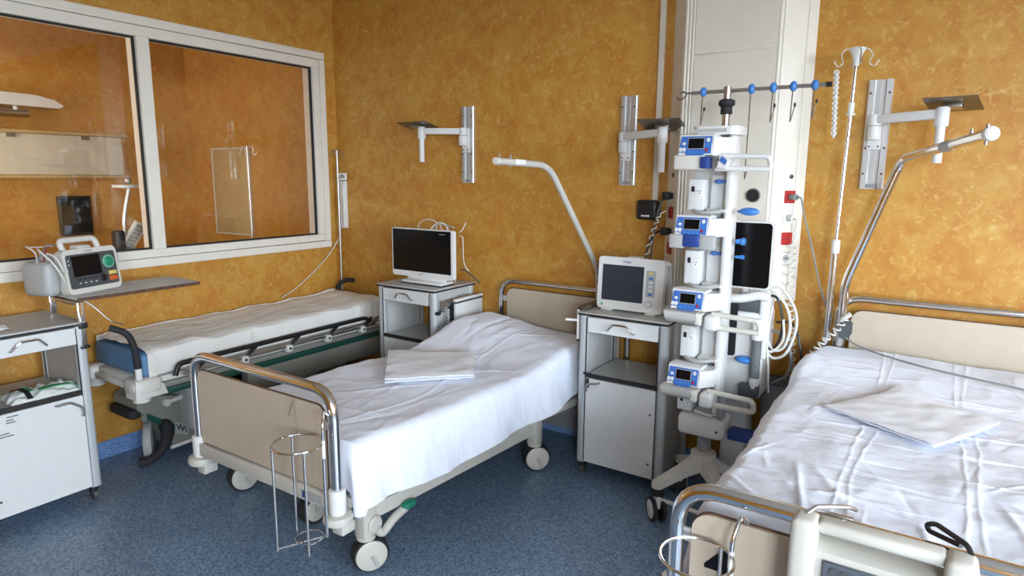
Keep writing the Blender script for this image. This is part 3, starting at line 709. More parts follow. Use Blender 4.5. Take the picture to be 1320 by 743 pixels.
for z in (0.12, 0.07): B(MB().cyl((-0.165, 0.02, z), (-0.135, 0.02, z), 0.008, seg=10), 'lead_plug', 'white_plastic')

# ------------------------------------------------------------------ stretcher along the window wall
st = thing('stretcher', 'wheeled stretcher with green edged deck and black side rail under the interior window', 'stretcher', (-3.62, 2.48, 0))
sx0, sx1, sy0, sy1 = -3.895, -3.345, 1.60, 3.37
MB().box(sx0, sx1, sy0, sy1, 0.555, 0.592, 0.012).build('deck', 'stretcher_white', st)
MB().box(sx0 + 0.01, sx1 + 0.012, sy0 + 0.10, sy1, 0.525, 0.554, 0.004).build('side_beam', 'stretcher_grey', st)
MB().box(sx1 + 0.002, sx1 + 0.022, sy0 + 0.10, sy1, 0.490, 0.524, 0.005).build('green_edge', 'dark_green', st)
MB().box(sx1 - 0.05, sx1 + 0.016, sy0 + 0.6, sy1, 0.36, 0.489, 0.006).build('side_skirt', 'stretcher_grey', st)
MB().box(sx0 + 0.01, sx1 - 0.012, sy0 + 0.02, sy1 - 0.02, 0.593, 0.722, 0.03, 3).build('mattress', 'sheet_blue', st)
sh = MB()
def stretch_sheet(u, v):
    y = lerp(sy0 + 0.045, sy1 + 0.0, v); a = u * 0.93 - 0.14     # path across
    xw = sx1 - sx0 - 0.02; top = 0.750 + 0.012 * sstep(0.85, 1, v) + 0.006 * fbm(u * 5, v * 8, 3) + 0.004 * math.sin(v * 34 + u * 3)
    d = a * (1 / 0.72)
    if d < 0: x, z = sx0 + 0.002, top + d * 0.45
    elif d > 1.0: x, z = sx1 - 0.004 + 0.008 * fbm(v * 14, d, 1), top - (d - 1) * 1.55 - 0.004 * math.sin(v * 40)
    else: x, z = lerp(sx0 + 0.004, sx1 - 0.006, d), top - 0.018 * (abs(2 * d - 1) ** 14)
    if d > 1: z = max(z, 0.602)
    if v < 0.02: z -= 0.008
    return (x, y, z + 0.003 * fbm(x * 22, y * 9, 2))
sh.grid(stretch_sheet, 60, 110); so_ = sh.build('sheet', 'stretcher_linen', st)
# side rail, folded
SRX = sx1 + 0.035
MB().tube(bend([(SRX, 1.76, 0.585), (SRX, 1.78, 0.645), (SRX, 3.14, 0.650), (SRX, 3.20, 0.60)], 0.05, 6), 0.014, 10).build('rail_top', 'black_plastic', st)
for (r_, z_, o_) in ((0.008, 0.610, 0.0), (0.008, 0.590, 0.008)):
    MB().tube([(SRX - 0.004 + o_, 1.80, z_ - 0.004), (SRX - 0.004 + o_, 3.24, z_)], r_, 8).build('rail_bar', 'brushed_steel', st)
MB().tube(bend([(SRX + 0.01, 3.16, 0.60), (SRX + 0.01, 3.22, 0.635), (SRX + 0.01, 3.34, 0.64), (SRX + 0.01, 3.36, 0.60)], 0.03, 5), 0.010, 8).build('release_loop', 'brushed_steel', st)
for k in range(5):
    y = 1.86 + k * 0.31
    MB().tube(bend([(SRX, y, 0.56), (SRX + 0.006, y + 0.02, 0.60), (SRX, y + 0.09, 0.642)], 0.02, 4), 0.011, 8).build('rail_arm', 'black_plastic', st)
    mt_ = MB().box(SRX - 0.022, SRX + 0.018, y - 0.022, y + 0.022, 0.553, 0.598, 0.006).build('rail_mount', 'stretcher_white', st)
    MB().cyl((SRX + 0.017, y, 0.576), (SRX + 0.022, y, 0.576), 0.009, seg=12).build('mount_bolt', 'dark_grey', mt_)
# corner fitting, bumpers, push handles
cfm = MB().box(-3.45, -3.315, 1.555, 1.70, 0.515, 0.598, 0.025, 3); cfm.prism([(1.555, 0.50), (1.72, 0.50), (1.70, 0.56), (1.56, 0.60)], -3.42, -3.318, 'X')
cfm.build('corner_fitting', 'stretcher_white', st)
MB().box(-3.90, -3.80, 1.555, 1.70, 0.515, 0.598, 0.025, 3).build('corner_fitting', 'stretcher_white', st)
MB().box(-3.80, -3.45, 1.575, 1.66, 0.53, 0.565, 0.01).build('end_bar', 'stretcher_white', st)
for (x, y) in ((-3.372, 1.61), (-3.86, 1.61)): MB().lathe([(0.02, 0.515), (0.03, 0.505), (0.042, 0.49), (0.042, 0.475), (0.025, 0.465)], (x, y, 0), 'Z', 20).build('bumper_roller', 'stretcher_white', st)
MB().cyl((-3.362, 1.60, 0.59), (-3.362, 1.60, 0.655), 0.017).build('handle_socket', 'white_plastic', st)
MB().tube(bend([(-3.362, 1.60, 0.65), (-3.362, 1.595, 0.76), (-3.37, 1.57, 0.85), (-3.40, 1.50, 0.885)], 0.09, 7), 0.0165, 12).build('push_handle', 'black_rubber', st)
MB().tube(bend([(-3.865, 3.375, 0.59), (-3.865, 3.38, 0.80), (-3.83, 3.43, 0.835), (-3.76, 3.45, 0.835)], 0.06, 7), 0.0165, 12).build('push_handle', 'black_rubber', st)
# undercarriage
SX = -3.60
MB().prism([(1.685, 0.355), (1.69, 0.395), (1.735, 0.425), (1.99, 0.345), (3.10, 0.31), (3.2, 0.27), (3.2, 0.10), (1.97, 0.07), (1.87, 0.07), (1.84, 0.20), (1.79, 0.255), (1.73, 0.30)], -3.86, SX, 'X').build('base_shroud', 'stretcher_grey', st, smooth=False)
MB().prism([(1.735, 0.318), (1.735, 0.277), (1.882, 0.168), (1.885, 0.205)], SX, SX + 0.005, 'X').build('green_stripe', 'dark_green', st)
wm = MB().prism([(1.888, 0.218), (1.884, 0.150), (1.958, 0.112), (1.966, 0.180)], SX, SX + 0.004, 'X').build('warning_label', 'grey_plastic', st)
wl = MB(); zz = [(1.895, 0.20), (1.905, 0.165), (1.916, 0.195), (1.927, 0.15), (1.938, 0.18), (1.95, 0.135)]
for p, q in zip(zz, zz[1:]): wl.tube([(SX + 0.005, p[0], p[1]), (SX + 0.005, q[0], q[1])], 0.0028, 5)
wl.build('label_print', 'ink', wm)
MB().box(-3.86, -3.62, 1.655, 1.72, 0.29, 0.345, 0.02, 3).build('front_bumper', 'black_rubber', st)
for y in (2.05, 2.75): MB().prism(roundrect(-3.75, -3.50, y - 0.12, y + 0.12, 0.04, 4), 0.18, 0.53, 'Z').build('lift_column', 'grey_plastic', st)
MB().tube([(-3.59, 1.84, 0.352), (-3.585, 1.935, 0.362)], 0.014, 10).lathe([(0.022, -0.013), (0.022, 0.013)], (-3.59, 1.845, 0.352), 'X', 16).build('release_lever', 'stretcher_white', st)
MB().tube([(-3.585, 1.845, 0.078), (-3.585, 2.3, 0.09)], 0.012, 8).build('pedal_bar', 'stretcher_white', st)
for (x, y, rz, r_) in ((-3.715, 1.79, 1.0, 0.112), (-3.86, 1.98, 0.0, 0.09), (-3.70, 3.12, 0.0, 0.09), (-3.86, 3.12, 0.0, 0.09)):
    CM = Matrix.Translation((x, y, r_)) @ Matrix.Rotation(rz, 4, 'Z')
    MW_ = MB().lathe([(r_ * 0.65, -0.024), (r_ * 0.93, -0.022), (r_, -0.010), (r_, 0.010), (r_ * 0.93, 0.022), (r_ * 0.65, 0.024)], (0, 0, 0), 'X', 28, M=CM).build('wheel', 'grey_plastic', st)
    MB().lathe([(0.02, -0.026), (r_ * 0.62, -0.026), (r_ * 0.62, 0.026), (0.02, 0.026)], (0, 0, 0), 'X', 24, M=CM).build('hub', 'mid_grey', MW_)
    MB().box(-0.03, 0.03, -0.02, 0.03, r_ * 1.02, r_ * 1.02 + 0.08, 0.015, M=CM).build('fork', 'stretcher_grey', MW_)
pts = spline([(-3.62, 1.685, 0.035), (-3.59, 1.73, 0.045), (-3.585, 1.79, 0.085), (-3.588, 1.83, 0.15), (-3.59, 1.83, 0.215), (-3.592, 1.805, 0.235)], 6)
MB().tube(pts, [0.030 - 0.006 * math.sin(k * 0.22) for k in range(len(pts))], 10).build('brake_pedal', 'black_rubber', st)

# ------------------------------------------------------------------ television on its cabinet
tv = thing('television', 'white framed flat television standing on the bedside cabinet', 'television', (-2.83, 3.22, 0.936), 0.0)
tx0, tx1, tz0, tz1, ty = -3.088, -2.562, 0.978, 1.300, 3.19
MB().prism(roundrect(tx0, tx1, tz0, tz1, 0.018, 4), ty, ty + 0.035, 'Y').build('frame', 'white_plastic', tv)
MB().box(tx0 + 0.04, tx1 - 0.04, ty + 0.034, ty + 0.075, tz0 + 0.04, tz1 - 0.04, 0.02, 3).build('rear_cover', 'white_plastic', tv)
MB().box(tx0 + 0.009, tx1 - 0.016, ty - 0.002, ty + 0.004, tz0 + 0.036, tz1 - 0.007, 0.001, 1).build('display', 'screen_black', tv)
MB().box(tx0 + 0.12, tx1 - 0.065, ty - 0.045, ty + 0.09, 0.942, 0.960, 0.006, 2).build('stand_foot', 'white_plastic', tv)
MB().box(tx0 + 0.118, tx1 - 0.063, ty - 0.047, ty + 0.092, 0.9365, 0.942).build('foot_pad', 'black_plastic', tv)
MB().box(tx0 + 0.13, tx1 - 0.07, ty + 0.004, ty + 0.03, 0.955, 0.985, 0.004).build('stand_neck', 'white_plastic', tv)
text('lettering', 'PHILIPS', 0.012, facing(((tx0 + tx1) / 2 - 0.01, ty - 0.0006, tz0 + 0.018), (0, -1, 0)), 'mid_grey', tv)
MB().box(tx1 - 0.11, tx1 - 0.06, ty - 0.003, ty - 0.001, tz1 - 0.03, tz1 - 0.025).build('printed_mark', 'mid_grey', tv)
tb = thing('cable_bundle', 'tangle of thin white cables hanging behind the television', 'cables', (-2.75, 3.31, 0.936))
for k, pts in enumerate(([(-2.95, 3.30, 1.28), (-2.93, 3.30, 1.33), (-2.86, 3.30, 1.355), (-2.80, 3.31, 1.34), (-2.76, 3.32, 1.30), (-2.70, 3.33, 1.1), (-2.66, 3.34, 0.94)],
    [(-2.84, 3.30, 1.29), (-2.80, 3.31, 1.325), (-2.74, 3.31, 1.335), (-2.70, 3.31, 1.30), (-2.68, 3.32, 1.2)],
    [(-2.80, 3.31, 1.29), (-2.78, 3.31, 1.33), (-2.70, 3.31, 1.32), (-2.64, 3.30, 1.31)],
    [(-2.58, 3.28, 1.285), (-2.555, 3.28, 1.30), (-2.54, 3.29, 1.335), (-2.535, 3.29, 1.35)],
    [(-2.60, 3.30, 1.26), (-2.56, 3.29, 1.25), (-2.555, 3.29, 1.16), (-2.56, 3.30, 1.10), (-2.545, 3.30, 1.06), (-2.53, 3.32, 1.03)])):
    MB().tube(spline(pts, 6), 0.006 if k in (1, 2) else 0.0035, 6).build('cable', 'cable_white' if k != 2 else 'grey_plastic', tb)
MB().tube(spline([(-2.60, 3.31, 1.04), (-2.56, 3.32, 1.03), (-2.53, 3.36, 0.99), (-2.52, 3.42, 0.94)], 6), 0.0045, 6).build('power_cable', 'dark_grey', tb)

# ------------------------------------------------------------------ patient monitor
pm = thing('patient_monitor', 'white patient monitor with grey screen on the bedside cabinet', 'monitor', (-1.325, 3.125, 0.9355), 0.0)
B = lambda mb, n, m_, p=None, s=True: mb.build(n, m_, p or pm, s, world=False)
TM = Matrix.Rotation(-0.06, 4, 'X')
B(MB().prism(roundrect(-0.185, 0.185, 0.012, 0.292, 0.02, 5), 0.0, 0.035, 'Y', M=TM), 'front_housing', 'white_plastic')
B(MB().box(-0.175, 0.172, 0.03, 0.15, 0.014, 0.282, 0.02, 3, M=TM), 'rear_housing', 'cream_plastic')
B(MB().box(-0.16, 0.075, -0.003, 0.003, 0.058, 0.250, 0.002, 1, M=TM), 'display', 'screen_grey')
B(MB().box(0.088, 0.140, -0.002, 0.003, 0.095, 0.235, 0.003, 1, M=TM), 'key_panel', 'grey_plastic')
kpn = None
for k, (z, mt) in enumerate(((0.222, 'button_yellow'), (0.193, 'pump_blue'), (0.172, 'laminate_white'), (0.151, 'laminate_white'), (0.130, 'laminate_white'), (0.110, 'pump_blue'))):
    B(MB().box(0.104, 0.126, -0.004, -0.0015, z - 0.006, z + 0.006, 0.001, 1, M=TM), 'key', mt)
B(MB().lathe([(0.020, 0), (0.020, 0.004), (0.0145, 0.008)], (0.112, -0.008, 0.058), 'Y', 24, M=TM), 'dial_bezel', 'grey_plastic')
B(MB().lathe([(0.012, 0), (0.0145, 0.004), (0.0145, 0.012)], (0.112, -0.018, 0.058), 'Y', 24, M=TM), 'dial', 'white_plastic')
B(MB().lathe([(0.008, 0), (0.008, 0.003)], (-0.155, -0.003, 0.034), 'Y', 16, M=TM), 'power_button', 'ring_pale_green')
text('lettering', 'Dräger', 0.018, TM @ facing((-0.02, -0.0008, 0.270), (0, -1, 0)), 'pump_dark_blue', pm, world=False)
B(MB().box(-0.04, 0.04, 0.02, 0.1, 0.275, 0.298, 0.01, 2, M=TM), 'carry_grip', 'cream_plastic')
for x in (-0.13, 0.12): B(MB().box(x - 0.03, x + 0.03, 0.0, 0.12, 0.0, 0.02, 0.004), 'foot', 'cream_plastic')
B(MB().box(0.168, 0.19, 0.05, 0.12, 0.05, 0.25, 0.006), 'side_module', 'grey_plastic')
B(MB().tube(spline([(0.185, 0.06, 0.21), (0.215, 0.04, 0.19), (0.21, 0.05, 0.08), (0.20, 0.03, 0.02)], 6), 0.004, 6), 'lead_cable', 'cable_white')
B(MB().tube(spline([(-0.18, 0.08, 0.20), (-0.215, 0.07, 0.205), (-0.22, 0.08, 0.17), (-0.2, 0.1, 0.15)], 6), 0.003, 6), 'lead_cable', 'cable_grey')
B(MB().ball((-0.205, 0.085, 0.135), 0.022, 0.018, 0.028), 'sensor_clip', 'pump_dark_blue')
# power cords from the supply column to the monitor
for nm, lb, mt, r_, pts in (('mains_lead', 'black cord from the supply column down behind the patient monitor', 'black_plastic', 0.006, [(-1.245, 3.39, 1.356), (-1.28, 3.37, 1.35), (-1.31, 3.36, 1.30), (-1.325, 3.34, 1.22), (-1.325, 3.325, 1.16)]),
    ('signal_lead', 'dark cord from the upper plug of the supply column behind the monitor', 'dark_grey', 0.005, [(-1.245, 3.39, 1.545), (-1.262, 3.38, 1.52), (-1.285, 3.37, 1.43), (-1.295, 3.36, 1.30), (-1.30, 3.35, 1.18)])):
    o = MB().tube(spline(pts, 8), r_, 8).build(nm, mt); put(o, lb, 'cord')
o = MB().tube(spline([(-1.235, 3.385, 1.47), (-1.265, 3.37, 1.45)], 4) + coil([(-1.27, 3.365, 1.44), (-1.30, 3.355, 1.34), (-1.33, 3.345, 1.19)], 0.010, 6, 10), 0.0035, 6).build('spiral_lead', 'cable_white'); put(o, 'white coiled cord hanging between supply column and patient monitor', 'cord')
o = MB().tube(spline([(-1.520, 3.39, 0.84), (-1.40, 3.395, 0.785), (-1.27, 3.395, 0.785), (-1.102, 3.39, 0.83)], 8), 0.006, 8).build('sagging_cable', 'black_plastic'); put(o, 'black cable sagging across the open back of the monitor cabinet', 'cable')

# ------------------------------------------------------------------ hospital beds
def bed(label, L, Rr, yf, yh, fposts, hposts, fz, hz, pz, fpanel, hpanel, wheels, frame_z, pedal, center_wheel=None, turn=(0, 0, 0, 0)):
    """L, Rr: (foot x, head x) of the platform sides; yf, yh: foot and head lines; pz: platform height"""
    t = thing('hospital_bed', label, 'bed', ((L[0] + Rr[0]) / 2, (yf + yh) / 2, 0), group='hospital beds')
    lx = lambda v: lerp(L[0], L[1], v); rx = lambda v: lerp(Rr[0], Rr[1], v); yy = lambda v: lerp(yf, yh, v)
    # platform and side rails
    pl = MB(); pts = [(lx(0.05) + 0.03, yy(0.05)), (rx(0.05) - 0.03, yy(0.05)), (rx(0.97) - 0.03, yy(0.97)), (lx(0.97) + 0.03, yy(0.97))]
    pl.prism(pts, pz - 0.03, pz, 'Z'); pl.build('platform', 'bed_grey', t, smooth=False)
    for X_ in (lx, rx):
        o_ = -0.02 if X_ is rx else 0.02
        MB().prism([(X_(0.03) + o_ - 0.016, yy(0.03)), (X_(0.03) + o_ + 0.016, yy(0.03)), (X_(0.985) + o_ + 0.016, yy(0.985)), (X_(0.985) + o_ - 0.016, yy(0.985))], pz - 0.075, pz - 0.032, 'Z').build('side_rail', 'frame_beige', t, smooth=False)
    # lower chassis
    for s_ in (0, 1):
        (a, b) = (wheels[0], wheels[1]) if s_ == 0 else (wheels[2], wheels[3])
        MB().prism([(a[0] - 0.02, a[1]), (a[0] + 0.02, a[1]), (b[0] + 0.02, b[1]), (b[0] - 0.02, b[1])], frame_z - 0.035, frame_z + 0.03, 'Z').build('chassis_rail', 'frame_beige', t, smooth=False)
    for i in (0, 1):
        a, b = wheels[i], wheels[i + 2]
        MB().box(min(a[0], b[0]) + 0.02, max(a[0], b[0]) - 0.02, (a[1] + b[1]) / 2 - 0.03, (a[1] + b[1]) / 2 + 0.03, frame_z - 0.03, frame_z + 0.02).build('chassis_crossbar', 'bed_grey', t, smooth=False)
    MB().prism(roundrect((L[0] + Rr[0]) / 2 - 0.15, (L[0] + Rr[0]) / 2 + 0.25, yy(0.3), yy(0.42), 0.02, 3), frame_z, pz - 0.03, 'Z').build('lift_box', 'bed_grey', t, smooth=False)
    MB().prism(roundrect((L[1] + Rr[1]) / 2 - 0.2, (L[1] + Rr[1]) / 2 + 0.15, yy(0.62), yy(0.74), 0.02, 3), frame_z, pz - 0.03, 'Z').build('lift_box', 'bed_grey', t, smooth=False)
    # casters
    for i, (wx, wy) in enumerate(wheels):
        foot = i in (0, 2); sgn = 1 if i > 1 else -1
        MB().box(wx - 0.03, wx + 0.03, wy - 0.035 - 0.02, wy + 0.035 - 0.02, 0.165, pz - 0.076 if not foot else min(pz - 0.076, frame_z + 0.11), 0.006).build('caster_post', 'frame_beige', t)
        WM = Matrix.Translation((wx, wy, 0.078)) @ Matrix.Rotation(turn[i], 4, 'Z')
        cw = MB().lathe([(0.05, -0.034), (0.072, -0.032), (0.078, -0.022), (0.078, -0.008), (0.066, -0.004), (0.066, 0.004), (0.078, 0.008), (0.078, 0.022), (0.072, 0.032), (0.05, 0.034)], (0, 0, 0), 'X', 30, M=WM).build('caster', 'black_rubber', t)
        for s_ in (-1, 1):
            MB().lathe([(0.068, s_ * 0.026), (0.066, s_ * 0.036), (0.058, s_ * 0.040), (0.02, s_ * 0.042)], (0, 0, 0), 'X', 30, M=WM).build('wheel_cover', 'frame_beige', cw)
            MB().tube([WM @ Vector((s_ * 0.0365, 0, 0.004)), WM @ Vector((s_ * 0.0365, 0.025, -0.046))], 0.012, 8).build('cover_mark', 'bed_grey', cw)
        MB().lathe([(0.034, 0.150), (0.040, 0.155), (0.040, 0.168), (0.030, 0.175)], (wx, wy - 0.02, 0), 'Z', 18).build('swivel', 'frame_beige', cw)
        if foot and sgn > 0 and pedal:
            pd = MB().lathe([(0.036, 0.0), (0.038, 0.008), (0.030, 0.016)], (wx + 0.030, wy - 0.0, 0.215), 'X', 20)
            pd.tube(bend([(wx + 0.04, wy, 0.20), (wx + 0.045, wy + 0.03, 0.16), (wx + 0.05, wy + 0.09, 0.205), (wx + 0.05, wy + 0.17, 0.22)], 0.05, 5), 0.019, 10); pd = pd.build('brake_lever', 'frame_beige', t)
            MB().ball((wx + 0.052, wy + 0.185, 0.23), 0.026, 0.045, 0.02).build('pedal_pad', 'pedal_green', pd)
    if center_wheel:
        wx, wy = center_wheel
        cw = MB().lathe([(0.05, -0.03), (0.075, -0.026), (0.078, 0), (0.075, 0.026), (0.05, 0.03)], (wx, wy, 0.078), 'X', 28).build('steering_wheel', 'black_rubber', t)
        for s_ in (-1, 1): MB().lathe([(0.062, s_ * 0.028), (0.05, s_ * 0.036)], (wx, wy, 0.078), 'X', 24).build('wheel_cover', 'frame_beige', cw)
        MB().box(wx - 0.045, wx + 0.045, wy - 0.03, wy + 0.03, 0.16, frame_z - 0.03, 0.008).box(wx - 0.045, wx - 0.037, wy - 0.02, wy + 0.02, 0.07, 0.165).box(wx + 0.037, wx + 0.045, wy - 0.02, wy + 0.02, 0.07, 0.165).build('wheel_fork', 'bed_grey', cw)
    # foot and head ends
    for (posts, y, z, pan, side, thick) in ((fposts, yf, fz, fpanel, -1, 0.0205), (hposts, yh, hz, hpanel, 1, 0.0165)):
        x0, x1 = posts; zb = pz - 0.06 if side < 0 else pz - 0.08
        sz = zb + 0.09
        MB().tube(bend([(x0, y, zb + 0.02), (x0, y, z - thick), (x1, y, z - thick), (x1, y, zb + 0.02)], 0.11, 9), thick, 14).build('foot_rail' if side < 0 else 'head_rail', 'chrome', t)
        MB().prism(roundrect(pan[0], pan[1], pan[2], pan[3], 0.05, 6, (0, 0, 1, 1)), y - 0.009, y + 0.009, 'Y').build('foot_panel' if side < 0 else 'head_panel', 'laminate_beige', t)
        MB().prism(roundrect(pan[0] - 0.003, pan[1] + 0.003, pan[2], pan[3] + 0.003, 0.052, 6, (0, 0, 1, 1)), y + 0.0, y + 0.0065, 'Y').build('panel_edging', 'edge_brown', t)
        for x in posts:
            s_ = 1 if x == x0 else -1
            if side < 0:
                so = MB().lathe([(0.030, zb - 0.01), (0.034, zb), (0.034, sz - 0.004), (0.030, sz)], (x, y, 0), 'Z', 20).build('post_socket', 'white_plastic', t)
                MB().lathe([(0.028, zb - 0.055), (0.055, zb - 0.045), (0.060, zb - 0.03), (0.055, zb - 0.014), (0.03, zb - 0.01)], (x, y, 0), 'Z', 22).build('bumper_disc', 'frame_beige', so)
                MB().box(x - 0.03, x + 0.03, y - 0.008, y + 0.06, zb - 0.10, zb - 0.055, 0.006).build('catch', 'frame_beige', so)
            MB().box(min(x, pan[0] if s_ > 0 else pan[1]), max(x, pan[0] if s_ > 0 else pan[1]), y - 0.006, y + 0.006, pan[3] - 0.09, pan[3] - 0.055, 0.002).build('panel_clip', 'grey_plastic', t)
        MB().box(x0, x1, y - 0.022, y + 0.022, zb, zb + 0.062, 0.006).build('end_beam', 'frame_beige', t)
    return t, lx, rx, yy

b1, lx1, rx1, yy1 = bed('hospital bed with white sheet standing between the television cabinet and the monitor cabinet',
    (-2.77, -2.43), (-1.83, -1.60), 1.56, 3.455, (-2.765, -1.835), (-2.365, -1.46), 0.862, 0.990, 0.42,
    (-2.735, -1.885, 0.43, 0.775), (-2.315, -1.51, 0.42, 0.925),
    [(-2.93, 1.87), (-2.45, 2.94), (-1.862, 1.745), (-1.772, 2.945)], 0.265, True, (-2.36, 1.86), (-0.3, -0.5, -0.55, -0.75))
MB().box(-2.36, -1.475, 3.437, 3.447, 0.06, 0.345, 0.003).build('shade_plate', 'mid_grey', b1)  # plate added to darken the wall behind the head end, in place of shade
MB().box(-2.02, -1.90, 1.535, 1.5379, 0.372, 0.408).build('data_plate', 'grey_plastic', b1)
MB().box(-2.01, -1.985, 1.533, 1.5352, 0.376, 0.404).build('data_emblem', 'pump_dark_blue', b1)
b2, lx2, rx2, yy2 = bed('hospital bed with white sheet and control box on its foot rail beside the pump tower',
    (-0.475, -0.46), (0.47, 0.485), 1.53, 3.40, (-0.487, 0.49), (-0.36, 0.47), 0.893, 1.105, 0.58,
    (-0.448, 0.45, 0.50, 0.812), (-0.30, 0.43, 0.6, 1.032),
    [(-0.40, 1.75), (-0.40, 2.95), (0.40, 1.75), (0.40, 2.95)], 0.30, False)
mm = text('bed_number', '4', 0.12, facing((-0.376, 1.5205, 0.682), (0, -1, 0)), 'ink', b2, depth=0.0008, sx=1.05, bold=0.004)

def mattress(bed_, lx, rx, yy, z0, z1, v0=0.06, v1=0.955):
    m_ = MB(); pts = [(lx(v0) + 0.035, yy(v0)), (rx(v0) - 0.035, yy(v0)), (rx(v1) - 0.035, yy(v1)), (lx(v1) + 0.035, yy(v1))]
    m_.prism(pts, z0, z1, 'Z'); return m_.build('mattress', 'folded_linen', bed_, smooth=False)
mattress(b1, lx1, rx1, yy1, 0.422, 0.575); mattress(b2, lx2, rx2, yy2, 0.582, 0.752)

def random_folds(seed, n, x0, x1, y0, y1, amp, sig, ang0, ang1):
    """short straight folds: centre, direction, half length, height, half width"""
    rnd = random.Random(seed); out = []
    for _ in range(n):
        a = rnd.uniform(ang0, ang1); out.append((rnd.uniform(x0, x1), rnd.uniform(y0, y1), math.cos(a), math.sin(a), rnd.uniform(0.06, 0.22), rnd.uniform(0.4, 1) * amp * rnd.choice((1, 1, -0.7)), rnd.uniform(0.7, 1.6) * sig))
    return out
def fold_height(fs, x, y):
    h = 0.0
    for (cx_, cy_, c, s_, hl, am, sg) in fs:
        dx, dy = x - cx_, y - cy_; al = dx * c + dy * s_
        if abs(al) > hl * 1.5: continue
        ac = dy * c - dx * s_
        if abs(ac) > sg * 3: continue
        h += am * math.exp(-(ac / sg) ** 2 - (al / hl) ** 4)
    return h
FOLDS1 = random_folds(11, 26, -2.6, -1.75, 1.7, 3.3, 0.0045, 0.010, -0.6, 1.5) + random_folds(5, 9, -2.6, -2.1, 2.6, 3.3, 0.010, 0.022, 0.6, 1.9)
FOLDS2 = random_folds(21, 46, -0.45, 0.45, 1.6, 3.2, 0.0035, 0.007, -0.25, 0.25) + random_folds(8, 14, -0.45, 0.45, 1.6, 3.2, 0.0035, 0.007, 0.9, 2.1) + random_folds(9, 10, -0.45, 0.45, 1.58, 1.85, 0.006, 0.012, 1.7, 2.3)
def make_sheet(name, label, lx, rx, yy, top, hemL, hemR, v0, v1, foot_drop, nu=200, nv=230, crease=None, flare=0.03, edge_r=0.055):
    """fitted sheet: rounded over both sides, hanging to the hem, turned down at the foot"""
    m_ = MB()
    def f(u, v):
        # v below 0.06 turns down over the foot end
        if v < 0.07: q = 1 - v / 0.07; vv = v0
        else: q = 0.0; vv = lerp(v0, v1, (v - 0.07) / 0.93)
        xa, xb, y = lx(vv), rx(vv), yy(vv); W = xb - xa
        hl, hr = hemL(vv), hemR(vv)
        tl, tr = top(0.0, vv), top(1.0, vv); r = edge_r
        sl, sr = max(0.02, tl - r - hl), max(0.02, tr - r - hr); arc = r * PI / 2
        tot = sl + sr + 2 * arc + (W - 2 * r); s = u * tot
        if s < sl: x, z, n_ = xa - flare * (1 - s / sl), lerp(hl, tl - r, s / sl), Vector((-1, 0, 0.1)); side = 1 - s / sl
        elif s < sl + arc:
            a = (s - sl) / r; x, z = xa + r - r * math.cos(a), tl - r + r * math.sin(a); n_ = Vector((-math.cos(a), 0, math.sin(a))); side = 0
        elif s < tot - sr - arc:
            x = xa + r + (s - sl - arc); uu = (x - xa) / W; z = top(uu, vv); n_ = Vector((0, 0, 1)); side = 0
        elif s < tot - sr:
            a = (s - (tot - sr - arc)) / r; x, z = xb - r + r * math.sin(a), tr - r + r * math.cos(a); n_ = Vector((math.sin(a), 0, math.cos(a))); side = 0
        else:
            b = (s - (tot - sr)) / sr; x, z = xb + flare * b, lerp(tr - r, hr, b); n_ = Vector((1, 0, 0.1)); side = b
        p = Vector((x, y, z))
        # wrinkles
        d = 0.010 * fbm(x * 2.6, y * 2.6, 1.7, 5) + 0.0035 * (1 - abs(noise.noise(Vector((x * 7 + y * 3, y * 5 - x * 2, z * 4))))) ** 4
        if side > 0: d += 0.012 * side * math.sin(y * 16 + 2.5 * noise.noise(Vector((y * 3, z * 2, 5)))) + 0.010 * side * fbm(y * 7, z * 3, 3.3)
        if crease: d += crease(x, y)
        p += n_ * d
        if q > 0:
            dd = q * foot_drop
            p.y -= 0.028 * math.sin(min(1, q * 2.2) * PI / 2) - 0.012 * q * math.sin(x * 26 + 2 * noise.noise(Vector((x * 6, 2, 1))))
            p.z = max(p.z - dd, min(p.z, hr - 0.02 + 0.03 * noise.noise(Vector((x * 9, 4, 4)))))
        return p
    m_.grid(f, nu, nv)
    return m_.build(name, 'bed_linen', None)
def top1(u, v):
    y = v
    z = 0.605 + 0.02 * sstep(0.2, 0.6, v)
    z += 0.085 * sstep(0.60, 0.86, v) + 0.062 * sstep(0.60, 0.84, v) * math.exp(-((u - 0.12) / 0.36) ** 2)
    z += 0.014 * math.exp(-((v - 0.42) / 0.1) ** 2) * (1 - u)
    z -= 0.02 * sstep(0.95, 1.0, v)
    return z
s1 = make_sheet('bed_sheet', None, lambda v: lx1(v) - 0.01, lambda v: rx1(v) + 0.012, yy1, top1, lambda v: 0.34, lambda v: 0.345 + 0.006 * math.sin(v * 17) + 0.04 * sstep(0.35, 0.62, v) + 0.06 * sstep(0.62, 0.9, v), 0.045, 0.935, 0.20,
    crease=lambda x, y: fold_height(FOLDS1, x, y) + 0.003 * math.exp(-((x + 2.02 + 0.05 * math.sin(y * 5)) / 0.010) ** 2), nu=260, nv=240)
put(s1, 'white bed sheet hanging low over the bed between the two cabinets', 'sheet', 'bed sheets')
def top2(u, v):
    z = 0.795 - 0.01 * sstep(0.3, 0.6, v) + 0.075 * sstep(0.66, 0.93, v)
    z += 0.01 * math.exp(-((v - 0.3) / 0.15) ** 2)
    return z
